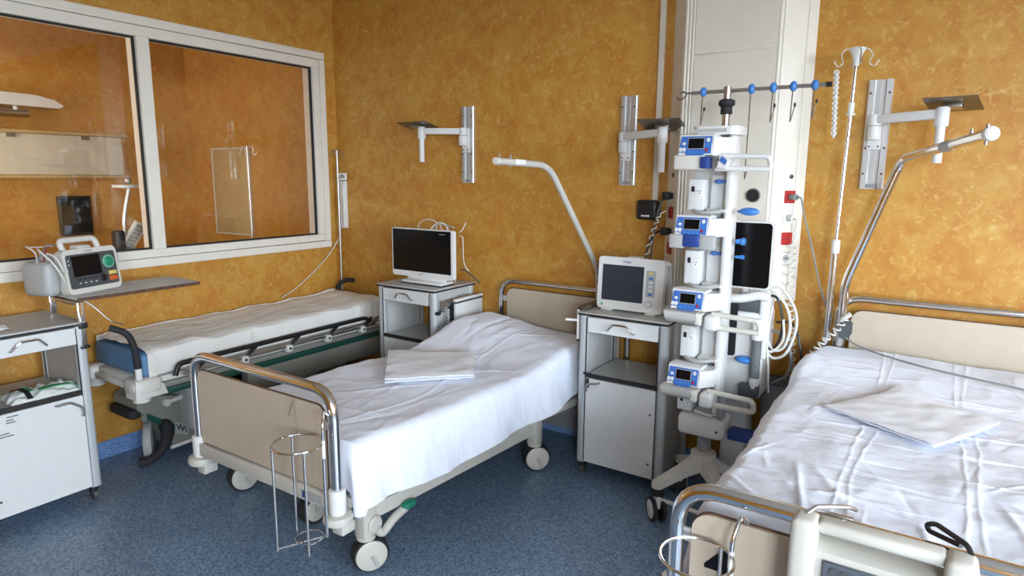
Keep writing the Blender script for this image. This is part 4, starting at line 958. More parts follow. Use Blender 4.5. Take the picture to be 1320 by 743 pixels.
def crease2(x, y):
    c = fold_height(FOLDS2, x, y)
    for xc in (-0.15, 0.13):
        w_ = 0.010 * math.sin(y * 3.1 + xc * 9) + 0.006 * noise.noise(Vector((y * 11, xc, 2)))
        c += 0.0032 * math.exp(-((x - xc - w_) / 0.005) ** 2) * (0.6 + 0.6 * noise.noise(Vector((y * 9, xc, 0))))
        c += 0.0018 * math.exp(-((x - xc - w_ - 0.035 + 0.01 * math.sin(y * 7)) / 0.005) ** 2)
    for yc in (1.95, 2.32, 2.9): c += 0.0014 * math.exp(-((y - yc - 0.1 * x) / 0.005) ** 2)
    return c
s2 = make_sheet('bed_sheet', None, lambda v: lx2(v) + 0.005 - 0.02 * sstep(.3, .6, v) + 0.05 * sstep(0.8, 1.0, v), lambda v: rx2(v) + 0.005, yy2, top2, lambda v: 0.50, lambda v: 0.5, 0.055, 0.955, 0.26, crease=crease2, nu=380, nv=330)
put(s2, 'white bed sheet with ironed fold lines on the bed beside the pump tower', 'sheet', 'bed sheets')

def folded(label, corners, zf, th, layers, seed, rim=0.01):
    """folded piece of linen: stacked thin layers following the bed below"""
    t = thing('folded_linen', label, 'linen', (sum(c[0] for c in corners) / 4, sum(c[1] for c in corners) / 4, min(zf(*c) for c in corners)), group='folded linen')
    C_ = [Vector((*c, 0)) for c in corners]
    for k in range(layers):
        inset = 0.003 + 0.012 * random.random(); m_ = MB()
        def f(u, v, top=True):
            uu = lerp(inset, 1 - inset, u); vv = lerp(inset, 1 - inset, v)
            p = C_[0].lerp(C_[1], vv).lerp(C_[3].lerp(C_[2], vv), uu); return p
        n = 24; h0 = k * th / layers; h1 = (k + 1) * th / layers
        T, Bm = [], []
        for j in range(n + 1):
            rt, rb = [], []
            for i in range(n + 1):
                p = f(i / n, j / n); e = min(i, n - i, j, n - j) / n; rd = (h1 - h0) * 0.35 * max(0, 1 - e * 14)
                z = zf(p.x, p.y) + 0.004 + 0.006 * fbm(p.x * 9 + seed, p.y * 9, k * 3) * (0.4 + k / layers) + 0.003 * fbm(p.x * 22, p.y * 22 + seed, k)
                rt.append(m_.bm.verts.new((p.x, p.y, z + h1 - rd))); rb.append(m_.bm.verts.new((p.x, p.y, z + h0 + rd)))
            T.append(rt); Bm.append(rb)
        for j in range(n):
            for i in range(n):
                m_.bm.faces.new((T[j][i], T[j][i + 1], T[j + 1][i + 1], T[j + 1][i])); m_.bm.faces.new((Bm[j][i], Bm[j + 1][i], Bm[j + 1][i + 1], Bm[j][i + 1]))
        for i in range(n):
            m_.bm.faces.new((T[0][i], Bm[0][i], Bm[0][i + 1], T[0][i + 1])); m_.bm.faces.new((T[n][i], T[n][i + 1], Bm[n][i + 1], Bm[n][i]))
            m_.bm.faces.new((T[i][0], T[i + 1][0], Bm[i + 1][0], Bm[i][0])); m_.bm.faces.new((T[i][n], Bm[i][n], Bm[i + 1][n], T[i + 1][n]))
        m_.build('fold_layer', 'folded_linen', t)
    return t
def zf1(x, y):
    v = (y - yy1(0)) / (yy1(1) - yy1(0)); u = (x - lx1(v)) / (rx1(v) - lx1(v)); return top1(u, v) + 0.015
def zf2(x, y):
    v = (y - yy2(0)) / (yy2(1) - yy2(0)); u = (x - lx2(v)) / (rx2(v) - lx2(v)); return top2(u, v) + 0.008
folded('folded white pillowcase lying across the low hanging bed sheet', [(-2.195, 2.187), (-2.544, 2.572), (-2.095, 2.80), (-1.863, 2.487)], zf1, 0.028, 2, 2.2)
folded('folded white linen lying askew on the sheet of the bed by the pump tower', [(-0.285, 2.556), (-0.055, 2.947), (0.253, 2.727), (0.062, 2.33)], zf2, 0.020, 2, 5.5)

# lifting poles
lp = thing('lifting_pole', 'pale bent lifting pole rising behind the patient monitor', 'pole', (-1.63, 3.36, 0.5), group='lifting poles')
MB().tube(bend([(-1.63, 3.392, 0.50), (-1.63, 3.392, 1.10), (-1.63, 2.79, 1.700), (-1.63, 2.335, 1.712)], 0.10, 8), 0.0155, 14).build('tube', 'frame_beige', lp)
MB().lathe([(0.0, 2.325), (0.0155, 2.327), (0.0165, 2.345)], (-1.63, 0, 1.712), 'Y', 16).build('end_cap', 'cream_plastic', lp)
for y in (2.36, 2.45):
    MB().cyl((-1.63, y, 1.69), (-1.63, y, 1.742), 0.005, seg=8).build('stop_pin', 'brushed_steel', lp)
MB().box(-1.618, -1.6137, 2.47, 2.55, 1.700, 1.722).build('sticker', 'paper', lp)
lp = thing('lifting_pole', 'chrome bent lifting pole with white end cap at the bed by the pump tower', 'pole', (-0.335, 3.35, 0.6), group='lifting poles')
MB().tube(bend([(-0.335, 3.345, 0.60), (-0.338, 3.345, 1.16), (-0.160, 3.345, 1.735), (0.116, 2.80, 1.803)], 0.06, 8), 0.020, 16).build('tube', 'chrome', lp)
d_ = (Vector((0.116, 2.80, 1.803)) - Vector((-0.16, 3.345, 1.735))).normalized(); e_ = Vector((0.116, 2.80, 1.803))
MB().tube([e_ - d_ * 0.004, e_ + d_ * 0.016, e_ + d_ * 0.022], [0.025, 0.025, 0.018], 18).build('end_cap', 'white_plastic', lp)
for s_ in (0.015, 0.11):
    c = e_ - d_ * s_; MB().cyl(c - Vector((0, 0, 0.035 if s_ < 0.05 else -0.01)), c + Vector((0, 0, 0.036)), 0.0065, seg=10).build('stop_pin', 'brushed_steel', lp)
c = e_ - d_ * 0.22
MB().tube([c, c - d_ * 0.07], 0.0207, 16).build('sticker', 'grey_plastic', lp)

# infusion pole at the head of the right bed
ip = thing('infusion_pole', 'tall chrome infusion pole with hooks at the head of the bed by the pump tower', 'pole', (-0.388, 3.35, 0.6))
MB().cyl((-0.398, 3.35, 0.60), (-0.392, 3.35, 1.33), 0.0155, seg=14).build('lower_tube', 'chrome', ip)
MB().cyl((-0.392, 3.35, 1.32), (-0.378, 3.35, 2.17), 0.0085, seg=12).build('upper_tube', 'chrome', ip)
MB().lathe([(0.016, 1.30), (0.019, 1.305), (0.019, 1.36), (0.014, 1.365)], (-0.392, 3.35, 0), 'Z', 16).build('lower_collar', 'white_plastic', ip)
MB().lathe([(0.020, 1.93), (0.020, 1.936), (0.013, 1.94), (0.013, 1.985)], (-0.382, 3.35, 0), 'Z', 16).build('upper_collar', 'white_plastic', ip)
MB().lathe([(0.012, 2.145), (0.014, 2.17), (0.026, 2.20), (0.034, 2.212), (0.034, 2.22), (0.012, 2.226)], (-0.378, 3.35, 0), 'Z', 20).build('hook_head', 'white_plastic', ip)
iv_hooks(ip, -0.378, 3.35, 2.212, 0.088, 'chrome', 4, 0.35)
ch = thing('pull_chain', 'white chain hanging from a hook of the tall chrome infusion pole', 'chain', (-0.455, 3.33, 1.84))
cm = MB()
for k in range(26):
    cm.torus((-0.453 + 0.012 * k / 26, 3.335, 2.12 - k * 0.0112), 0.0085, 0.0042, 'X' if k % 2 else 'Y', 10, 5)
cm.build('links', 'white_plastic', ch)

# infusion pole in the far corner, with a handset and sign
ip = thing('infusion_pole', 'thin grey infusion pole in the corner beside the interior window', 'pole', (-3.868, 3.42, 0.0))
MB().cyl((-3.868, 3.425, 0.03), (-3.868, 3.425, 1.83), 0.009, seg=12).build('tube', 'brushed_steel', ip)
iv_hooks(ip, -3.868, 3.425, 1.83, 0.055, 'brushed_steel', 4, 0.6)
MB().lathe([(0.05, 0.0), (0.055, 0.01), (0.02, 0.04)], (-3.868, 3.425, 0), 'Z', 18).build('foot', 'dark_steel', ip)
hs = thing('call_unit', 'narrow white call unit with a tag on the wall corner by the interior window', 'call unit', (-3.85, YB, 1.22))
MB().box(-3.915, -3.838, YB - 0.03, YB, 1.235, 1.60, 0.008).build('case', 'white_plastic', hs)
MB().box(-3.852, -3.838, YB - 0.045, YB - 0.03, 1.25, 1.57, 0.004).build('cover_strip', 'paper', hs)
sg = MB().box(-3.925, -3.82, YB - 0.034, YB - 0.02, 1.605, 1.66, 0.002).build('tag', 'paper', hs)
text('tag_lettering', 'A.IN', 0.042, facing((-3.872, YB - 0.0348, 1.632), (0, -1, 0)), 'ink', sg)
o = MB().tube(spline([(-3.90, 3.46, 1.24), (-3.905, 3.44, 1.15), (-3.91, 3.30, 1.0), (-3.915, 3.05, 0.83), (-3.915, 2.9, 0.765)], 6), 0.004, 6).build('handset_cord', 'cable_white'); put(o, 'thin cord falling from the corner call unit to the stretcher', 'cord')

# wire bottle holders
def holder(label, cx_, cy_, zr, r, post, zbot, hook_y):
    t = thing('bottle_holder', label, 'holder', (cx_, cy_, zbot), group='wire bottle holders')
    MB().torus((cx_, cy_, zr), r, 0.0042, 'Z', 32, 8).build('top_ring', 'chrome', t)
    MB().torus((cx_ + 0.03, cy_ + 0.01, zbot + 0.045), r * 0.55, 0.0036, 'Z', 24, 6).build('bottom_ring', 'chrome', t)
    for k in range(4):
        a = PI * (0.25 + 0.5 * k) + 0.35; x, y = cx_ + r * math.cos(a), cy_ + r * math.sin(a)
        MB().cyl((x, y, zr), (x, y, zbot + 0.01), 0.0050, seg=8).build('rod', 'brushed_steel', t)
    for s_ in (-1, 1):
        a = 0.35 + PI * 0.25 + (0 if s_ > 0 else PI / 2)
        MB().cyl((cx_ + r * math.cos(a), cy_ + r * math.sin(a), zbot + 0.02), (cx_ - r * math.cos(a), cy_ - r * math.sin(a), zbot + 0.02), 0.0032, seg=6).build('base_wire', 'chrome', t)
    hx, hy, hzz = post
    MB().tube(bend([(cx_ + r * 0.78, cy_ + r * 0.64, zbot + 0.04), (cx_ + r * 0.78, cy_ + r * 0.64, hzz - 0.03), (hx, hy - 0.005, hzz + 0.01), (hx + 0.012, hy + 0.01, hzz - 0.012)], 0.035, 6), 0.0058, 10).build('hook_arm', 'chrome', t)
    MB().cyl((cx_ + r * 0.78, cy_ + r * 0.64, zr - 0.06), (cx_ + r * 0.78, cy_ + r * 0.64, zr + 0.01), 0.0066, seg=10).build('sticker', 'paper', t)
    return t
holder('chrome wire bottle holder hooked on the foot post of the low hanging sheet bed', -1.90, 1.44, 0.662, 0.092, (-1.855, 1.53, 0.765), 0.245, 1.53)
holder('chrome wire bottle holder hooked on the foot panel beside the number four', -0.402, 1.42, 0.752, 0.086, (-0.325, 1.515, 0.83), 0.36, 1.53)
wv = thing('wire_hook', 'thin bent wire hanging on the beige foot panel above the bottle holder', 'wire', (-2.05, 1.545, 0.55))
MB().tube([(-2.085, 1.545, 0.70), (-2.046, 1.545, 0.778), (-2.042, 1.545, 0.70), (-2.03, 1.545, 0.60)], 0.0014, 5).build('wire', 'dark_steel', wv)

# control box on the right bed's foot rail
cb = thing('bed_control_box', 'cream control box with dark key panel hanging on the foot rail', 'control box', (-0.03, 1.47, 0.6))
cx0, cx1 = -0.205, 0.135
MB().box(cx0, cx0 + 0.055, 1.425, 1.495, 0.58, 0.914, 0.014, 3).build('side_cheek', 'frame_beige', cb)
MB().box(cx1 - 0.055, cx1, 1.425, 1.495, 0.58, 0.914, 0.014, 3).build('side_cheek', 'frame_beige', cb)
MB().box(cx0 + 0.05, cx1 - 0.05, 1.445, 1.495, 0.884, 0.912, 0.012, 3).build('grip', 'frame_beige', cb)
bx = MB(); bx.prism([(1.432, 0.58), (1.495, 0.58), (1.495, 0.862), (1.470, 0.860), (1.436, 0.850)], cx0 + 0.05, cx1 - 0.05, 'X'); bx.build('housing', 'frame_beige', cb)
kp = MB().box(cx0 + 0.070, cx1 - 0.070, 1.4285, 1.434, 0.60, 0.836, 0.003, 1).build('key_panel', 'control_grey', cb)
for k in range(4):
    MB().lathe([(0.010, 0), (0.0095, 0.002)], (cx0 + 0.095 + k * 0.021 + (0.03 if k > 1 else 0), 1.4265, 0.816), 'Y', 14).build('key', 'dark_grey', kp)
for (x, w_) in ((cx0 + 0.165, 0.012), (cx0 + 0.185, 0.018), (cx0 + 0.205, 0.010)):
    MB().box(x, x + w_, 1.4274, 1.429, 0.803, 0.815, 0.001).build('printed_mark', 'ink_orange', kp)
for k in range(6): MB().lathe([(0.010, 0), (0.0095, 0.002)], (cx0 + 0.10 + (k % 3) * 0.045, 1.4265, 0.772 - (k // 3) * 0.05), 'Y', 14).build('key', 'dark_grey', kp)
MB().box(cx0 + 0.05, cx0 + 0.115, 1.50, 1.512, 0.905, 0.912, 0.002).tube(bend([(cx0 + 0.025, 1.47, 0.912), (cx0 + 0.04, 1.50, 0.920), (cx0 + 0.10, 1.555, 0.912), (cx0 + 0.115, 1.575, 0.90)], 0.01, 4), 0.005, 8).build('rail_hook', 'brushed_steel', cb)
MB().tube(bend([(cx1 - 0.012, 1.48, 0.91), (cx1 - 0.02, 1.495, 0.924), (cx1 - 0.075, 1.555, 0.925), (cx1 - 0.09, 1.572, 0.91), (cx1 - 0.085, 1.565, 0.90), (cx1 - 0.03, 1.51, 0.912)], 0.01, 5), 0.0055, 8).build('rail_hook', 'edge_black', cb)

# ------------------------------------------------------------------ infusion pump tower
TX, TY = -0.845, 2.99
tw = thing('infusion_tower', 'tall mobile infusion pump tower with four stations and a hook bar', 'pump tower', (TX, TY, 0))
LEGS = ((-1.00, 2.80), (-0.67, 2.80), (-1.00, 3.14), (-0.68, 3.13))
for i, (lx_, ly_) in enumerate(LEGS):
    A, Bp = Vector((TX, TY, 0.285)), Vector((lx_, ly_, 0.190)); d = (Bp - A).normalized(); s_ = d.cross(Vector((0, 0, 1))).normalized()
    m_ = MB(); V = []
    for (p, w_, h_) in ((A, 0.034, 0.085), (A.lerp(Bp, 0.4), 0.026, 0.055), (Bp, 0.026, 0.034)):
        V.append([m_.bm.verts.new(p + s_ * w_ + Vector((0, 0, h_ / 2))), m_.bm.verts.new(p - s_ * w_ + Vector((0, 0, h_ / 2))), m_.bm.verts.new(p - s_ * w_ * 1.05 - Vector((0, 0, h_ / 2))), m_.bm.verts.new(p + s_ * w_ * 1.05 - Vector((0, 0, h_ / 2)))])
    for a, b in zip(V, V[1:]):
        for k in range(4): m_.bm.faces.new((a[k], a[(k + 1) % 4], b[(k + 1) % 4], b[k]))
    m_.bm.faces.new(V[0]); m_.bm.faces.new(V[-1][::-1])
    m_.lathe([(0.029, Bp.z - 0.016), (0.029, Bp.z + 0.014)], (Bp.x, Bp.y, 0), 'Z', 16)
    lg = m_.build('leg', 'cream_plastic', tw)
    MB().lathe([(0.026, 0.135), (0.034, 0.14), (0.034, 0.174)], (lx_, ly_, 0), 'Z', 16).build('leg_boot', 'black_rubber', lg)
    CM = Matrix.Translation((lx_, ly_, 0.063)) @ Matrix.Rotation((0.72, 0.6, 0.3, -0.5)[i], 4, 'Z'); c = MB()
    for q in (-0.024, 0.024): c.lathe([(0.025, q - 0.010), (0.058, q - 0.009), (0.063, q), (0.058, q + 0.009), (0.025, q + 0.010)], (0, 0, 0), 'X', 24, M=CM)
    c = c.build('caster', 'black_rubber', lg)
    for q in (-0.036, 0.036): MB().lathe([(0.046, q * 0.93), (0.038, q)], (0, 0, 0), 'X', 20, M=CM).build('wheel_cover', 'white_plastic', c)
    MB().box(-0.012, 0.012, -0.025, 0.025, 0.007, 0.074, 0.006, M=CM).build('fork', 'white_plastic', c)
MB().lathe([(0.05, 0.235), (0.06, 0.245), (0.06, 0.325), (0.045, 0.335)], (TX, TY, 0), 'Z', 24).build('hub', 'cream_plastic', tw)
MB().cyl((TX, TY, 0.30), (TX, TY, 0.46), 0.032, seg=20).build('lower_pole', 'mid_grey', tw)
MB().cyl((-0.98, 2.80, 0.115), (-0.69, 2.80, 0.10), 0.010, seg=10).build('push_bar', 'cream_plastic', tw)
MB().box(-0.955, -0.735, 2.895, 3.055, 0.43, 0.535, 0.025, 3).build('base_shroud', 'white_plastic', tw)
MB().cyl((-0.765, 2.893, 0.475), (-0.765, 2.897, 0.475), 0.006, seg=10).build('shroud_screw', 'dark_grey', tw)
MB().box(-0.73, -0.62, 2.95, 3.03, 0.43, 0.475, 0.006).build('blue_tray', 'pump_dark_blue', tw)
# spine: back plate and right-hand post
MB().box(-0.965, -0.785, 3.005, 3.045, 0.535, 1.845, 0.006).build('back_plate', 'laminate_white', tw)
MB().box(-0.806, -0.772, 2.93, 3.04, 0.535, 1.835, 0.012, 2).build('post', 'white_plastic', tw)
MB().prism(roundrect(-0.952, -0.752, 2.88, 3.06, 0.035, 5), 1.832, 1.868, 'Z').build('top_cap', 'white_plastic', tw)
MB().box(-0.945, -0.80, 2.8795, 2.8815, 1.842, 1.858).build('cap_print', 'grey_plastic', tw)
# modules between the stations
MODZ = ((1.66, 1.50), (1.335, 1.16), (0.98, 0.81), (0.665, 0.545))
for (zt, zb) in MODZ:
    md = MB().box(-0.965, -0.895, 2.915, 3.005, zb - 0.0, zt - 0.02, 0.005).build('socket_module', 'laminate_white', tw)
    MB().lathe([(0.016, 0), (0.016, 0.004)], (-0.916, 2.9115, zt - 0.078), 'Y', 16).build('contact_plate', 'paper', md)
    for q in ((-0.92, -0.072), (-0.913, -0.083), (-0.909, -0.072)): MB().cyl((q[0], 2.9125, zt + q[1]), (q[0], 2.9105, zt + q[1]), 0.0028, seg=8).build('contact_pin', 'black_plastic', md)
    MB().box(-0.950, -0.937, 2.9115, 2.916, zt - 0.076, zt - 0.052).build('contact', 'black_plastic', md)
    MB().box(-0.884, -0.792, 2.985, 3.005, zb, zt, 0.004).build('bay_back', 'laminate_white', tw)
    MB().prism([(-0.884, 2.93), (-0.792, 2.90), (-0.792, 3.0), (-0.884, 3.0)], zb - 0.004, zb + 0.008, 'Z').build('bay_floor', 'white_plastic', tw)
    c = MB().ball((-0.845, 2.96, zt - 0.03), 0.018, 0.014, 0.010); c.box(-0.85, -0.81, 2.952, 2.968, zt - 0.038, zt - 0.022, 0.005); c.build('clamp_lever', 'pump_blue', tw)
    if zb > 0.6: MB().tube(spline([(-0.94, 2.92, zb + 0.0), (-0.90, 2.90, zb - 0.008), (-0.85, 2.90, zb - 0.006), (-0.80, 2.92, zb + 0.002)], 5), 0.009, 8).build('grip_bar', 'grey_plastic', tw)
# pumps
PZ = (1.785, 1.435, 1.10, 0.742)
for i, z in enumerate(PZ):
    pr = MB(); pr.prism([(2.813, z - 0.042), (2.83, z + 0.044), (2.845, z + 0.050), (2.93, z + 0.044), (2.93, z - 0.045), (2.83, z - 0.045)], -0.985, -0.835, 'X')
    px0, px1 = -0.985, -0.835
    pr.prism([(-0.835, 2.82), (-0.79, 2.88), (-0.79, 2.99), (-0.835, 2.99)], z - 0.045, z + 0.034, 'Z')
    pu = pr.build('pump', 'white_plastic', tw)
    PM = Matrix.Translation((-0.910, 2.8205, z)) @ Matrix.Rotation(-0.195, 4, 'X') @ Matrix.Diagonal((1, 1, 1.2, 1))
    fc = MB().prism([(-0.075, -0.026), (-0.045, -0.026), (-0.04, -0.040), (0.03, -0.040), (0.04, -0.030), (0.066, -0.030), (0.066, 0.032), (-0.066, 0.032)], -0.004, 0.002, 'Y', M=PM).build('pump_face', 'pump_blue', pu)
    MB().box(-0.034, 0.034, -0.006, -0.003, -0.012, 0.024, 0.001, 1, M=PM).build('display', 'screen_black', fc)
    MB().box(-0.037, 0.037, -0.0052, -0.002, -0.015, 0.027, 0.001, 1, M=PM).build('display_frame', 'mid_grey', fc)
    for k in range(4): MB().lathe([(0.0065, -0.006), (0.006, -0.003)], (-0.028 + k * 0.019, 0, -0.026), 'Y', 12, M=PM).build('key', 'knob_blue', fc)
    MB().lathe([(0.006, -0.006), (0.006, -0.003)], (0.047, 0, -0.018), 'Y', 12, M=PM).build('key', 'socket_red', fc)
    MB().lathe([(0.008, -0.006), (0.008, -0.003)], (0.052, 0, 0.018), 'Y', 14, M=PM).build('key', 'laminate_white', fc)
    for k in range(2): MB().lathe([(0.008, -0.006), (0.008, -0.003)], (-0.066 + k * 0.016, 0, -0.016), 'Y', 12, M=PM).build('key', 'laminate_white', fc)
    MB().box(0.044, 0.062, -0.0055, -0.003, -0.006, 0.006, M=PM).build('printed_mark', 'knob_blue', fc)
    MB().box(-0.06, -0.046, -0.0055, -0.003, 0.0, 0.010, M=PM).build('printed_mark', 'laminate_white', fc)
    zl = z - 0.10
    if i == 1:
        for (a, b) in ((-1.005, -0.94), (-0.868, -0.80)): MB().box(a, b, 2.80, 2.83, zl + 0.0, zl + 0.062, 0.006).build('syringe_flap', 'grey_plastic', pu)
        MB().box(-0.942, -0.866, 2.795, 2.835, zl + 0.008, zl + 0.064, 0.008).build('drive_head', 'pump_dark_blue', pu)
    elif i == 0:
        MB().box(-1.005, -0.87, 2.805, 2.90, zl - 0.005, zl + 0.060, 0.010, 3).build('syringe_tray', 'cream_plastic', pu)
        MB().box(-0.885, -0.845, 2.795, 2.86, zl + 0.0, zl + 0.052, 0.008).build('drive_head', 'pump_dark_blue', pu)
        MB().tube(bend([(-0.83, 2.85, zl + 0.056), (-0.61, 2.85, zl + 0.050), (-0.600, 2.85, zl + 0.0), (-0.83, 2.85, zl - 0.0)], 0.015, 4), 0.011, 10).build('syringe_arm', 'white_plastic', pu)
        MB().prism([(-0.81, zl + 0.005), (-0.775, zl + 0.0), (-0.765, zl + 0.04), (-0.80, zl + 0.058)], 2.80, 2.86, 'Y').build('plunger_clamp', 'white_plastic', pu)
        MB().prism([(-0.803, zl + 0.035), (-0.775, zl + 0.015), (-0.768, zl + 0.035), (-0.79, zl + 0.052)], 2.797, 2.801, 'Y').build('clamp_print', 'pump_blue', pu)
    else:
        MB().prism([(2.775, zl + 0.050), (2.80, zl + 0.052), (2.90, zl + 0.052), (2.90, zl - 0.008), (2.83, zl - 0.010), (2.79, zl + 0.018)], -1.005, -0.855, 'X').build('syringe_tray', 'cream_plastic', pu)
        MB().tube(bend([(-0.80, 2.83, zl + 0.048), (-0.60, 2.83, zl + 0.040), (-0.592, 2.83, zl - 0.012), (-0.80, 2.83, zl - 0.012)], 0.02, 5), 0.012, 10).build('syringe_arm', 'cream_plastic', pu)
        MB().box(-0.825, -0.765, 2.785, 2.88, zl - 0.022, zl + 0.046, 0.014, 3).build('plunger_clamp', 'white_plastic', pu)
        MB().box(-0.868, -0.835, 2.79, 2.86, zl - 0.005, zl + 0.05, 0.008, 3).build('drive_head', 'cream_plastic', pu)
MB().cyl((-0.755, 2.925, 0.545), (-0.755, 2.925, 0.66), 0.019, seg=14).build('lower_sleeve', 'mid_grey', tw)
# blue levers on the post
for (z, s_) in ((1.365, 1.0), (1.295, 0.6)): 
    c = MB().box(-0.752, -0.735, 2.955, 2.985, z - 0.010 * s_, z + 0.010 * s_, 0.004); c.lathe([(0.012 * s_, -0.735), (0.018 * s_, -0.722), (0.015 * s_, -0.712)], (0, 2.97, z), 'X', 12); c.build('side_knob', 'knob_blue', tw)
lv = MB().ball((-0.695, 2.93, 1.502), 0.045, 0.022, 0.018); lv.box(-0.745, -0.68, 2.925, 2.94, 1.495, 1.507, 0.003); lv.build('upper_handle', 'knob_blue', tw)
# hook bar
HZ = 2.028
MB().cyl((-0.838, TY, 1.86), (-0.838, TY, 2.045), 0.0165, seg=16).build('upper_pole', 'brushed_steel', tw)
MB().lathe([(0.022, 1.925), (0.026, 1.93), (0.024, 1.955), (0.036, 1.968), (0.034, 1.985), (0.02, 1.992)], (-0.838, TY, 0), 'Z', 20).build('pole_collar', 'black_rubber', tw)
MB().cyl((-1.0, TY, HZ - 0.002), (-0.44, TY, HZ - 0.001), 0.0085, seg=12).build('hook_bar', 'brushed_steel', tw)
MB().cyl((-0.44, TY, HZ - 0.001), (-0.418, TY, HZ - 0.001), 0.0105, seg=12).build('bar_end', 'black_plastic', tw)
MB().tube(spline([(-1.0, TY, HZ), (-1.02, TY, HZ - 0.002), (-1.04, TY, HZ + 0.006), (-1.062, TY - 0.005, HZ - 0.008), (-1.055, TY - 0.01, HZ - 0.03), (-1.038, TY - 0.008, HZ - 0.026), (-1.02, TY - 0.005, HZ - 0.008)], 6), 0.004, 8).build('bar_loop', 'dark_steel', tw)
for (x, ln) in ((-0.945, 0.115), (-0.735, 0.355), (-0.645, 0.115), (-0.565, 0.115), (-0.482, 0.105)):
    hk = MB().ball((x, TY, HZ), 0.0155, 0.02, 0.0225).build('hook_slide', 'knob_blue', tw)
    MB().tube([(x, TY - 0.012, HZ - 0.018), (x - 0.002, TY - 0.012, HZ - ln - 0.03), (x + 0.002, TY - 0.022, HZ - ln - 0.028), (x + 0.016, TY - 0.03, HZ - ln + 0.03)], 0.0025, 6).build('hook_wire', 'dark_steel', hk)
    if ln < 0.3: MB().ball((x + 0.016, TY - 0.03, HZ - ln + 0.036), 0.005, 0.005, 0.010).build('hook_tip', 'black_plastic', hk)

# ------------------------------------------------------------------ ventilator behind the tower
vt = thing('ventilator', 'white ventilator with tall black touch screen behind the pump tower', 'ventilator', (-0.72, 3.2, 0))
MB().box(-0.83, -0.63, 3.10, 3.33, 0.60, 1.02, 0.02, 3).box(-0.83, -0.71, 3.21, 3.40, 0.16, 0.62, 0.02, 3).build('body', 'white_plastic', vt)
MB().prism(roundrect(-0.80, -0.755, 0.80, 1.06, 0.015, 4), 3.094, 3.102, 'Y').build('dark_window', 'black_plastic', vt)
MB().box(-0.80, -0.64, 3.105, 3.28, 1.02, 1.085, 0.012).build('valve_block', 'dark_grey', vt)
hd = MB().ball((-0.705, 3.085, 0.792), 0.045, 0.03, 0.018); hd.build('blue_handle', 'knob_blue', vt)
MB().box(-0.66, -0.615, 3.10, 3.22, 0.80, 1.10, 0.012, 3).build('side_column', 'white_plastic', vt)
MB().tube(bend([(-0.80, 3.09, 1.08), (-0.74, 3.09, 1.085), (-0.66, 3.09, 1.11), (-0.62, 3.10, 1.10)], 0.03, 5), 0.022, 12).build('screen_arm', 'white_plastic', vt)
MB().cyl((-0.745, 3.17, 1.08), (-0.745, 3.17, 1.16), 0.02, seg=14).build('screen_neck', 'white_plastic', vt)
MB().prism(roundrect(-0.845, -0.625, 1.128, 1.448, 0.022, 5), 3.13, 3.165, 'Y').build('screen_housing', 'white_plastic', vt)
MB().prism(roundrect(-0.838, -0.632, 1.136, 1.440, 0.018, 5), 3.126, 3.131, 'Y').build('display', 'screen_black', vt)
rb = MB()
for k in range(22): rb.torus((-0.652, 3.07, 0.72 + k * 0.0085), 0.018, 0.0052, 'Z', 16, 6)
rb.cyl((-0.652, 3.07, 0.715), (-0.652, 3.07, 0.905), 0.017, seg=14); rb.build('bellows_hose', 'hose_grey', vt)
MB().lathe([(0.022, 0.90), (0.026, 0.91), (0.026, 0.98), (0.018, 1.0)], (-0.652, 3.07, 0), 'Z', 16).build('hose_connector', 'white_plastic', vt)
MB().lathe([(0.018, 0.66), (0.022, 0.67), (0.022, 0.715)], (-0.652, 3.07, 0), 'Z', 16).build('hose_connector', 'white_plastic', vt)
MB().box(-0.72, -0.63, 3.05, 3.10, 0.62, 0.68, 0.006).build('lower_bracket', 'dark_grey', vt)
MB().box(-0.86, -0.70, 3.21, 3.44, 0.105, 0.16, 0.012).build('base', 'mid_grey', vt)
for (x, y) in ((-0.84, 3.25), (-0.72, 3.25), (-0.84, 3.42), (-0.72, 3.42)):
    MB().lathe([(0.02, -0.012), (0.048, -0.01), (0.05, 0), (0.048, 0.01), (0.02, 0.012)], (x, y, 0.05), 'X', 18).build('caster', 'black_rubber', vt)
    MB().box(x - 0.017, x + 0.017, y - 0.012, y + 0.012, 0.06, 0.106, 0.004).build('caster_fork', 'dark_grey', vt)
for k, (mt, r_, pts) in enumerate((
    ('cable_white', 0.0068, [(-0.64, 3.14, 1.12), (-0.60, 3.13, 1.12), (-0.545, 3.13, 1.06), (-0.525, 3.14, 0.96), (-0.55, 3.15, 0.86), (-0.60, 3.15, 0.85), (-0.645, 3.15, 0.95)]),
    ('cable_white', 0.0068, [(-0.64, 3.17, 1.13), (-0.58, 3.16, 1.14), (-0.515, 3.16, 1.05), (-0.505, 3.17, 0.95), (-0.54, 3.17, 0.83), (-0.60, 3.17, 0.80), (-0.65, 3.17, 0.86)]),
    ('black_plastic', 0.006, [(-0.64, 3.15, 1.105), (-0.59, 3.145, 1.09), (-0.56, 3.145, 0.98), (-0.58, 3.15, 0.87), (-0.64, 3.16, 0.83)]),
    ('cable_white', 0.0055, [(-0.63, 3.13, 1.07), (-0.61, 3.12, 1.0), (-0.64, 3.12, 0.90), (-0.60, 3.12, 0.84), (-0.55, 3.13, 0.90), (-0.555, 3.13, 1.0)]),
    ('cable_grey', 0.007, [(-0.63, 3.2, 0.93), (-0.57, 3.19, 0.91), (-0.52, 3.19, 0.82), (-0.53, 3.2, 0.72), (-0.60, 3.2, 0.66)]),
    ('cable_white', 0.0045, [(-0.605, 3.12, 1.06), (-0.615, 3.11, 0.9), (-0.60, 3.11, 0.75), (-0.595, 3.12, 0.64)]))):
    MB().tube(spline(pts, 8), r_, 8).build('breathing_hose', mt, vt)
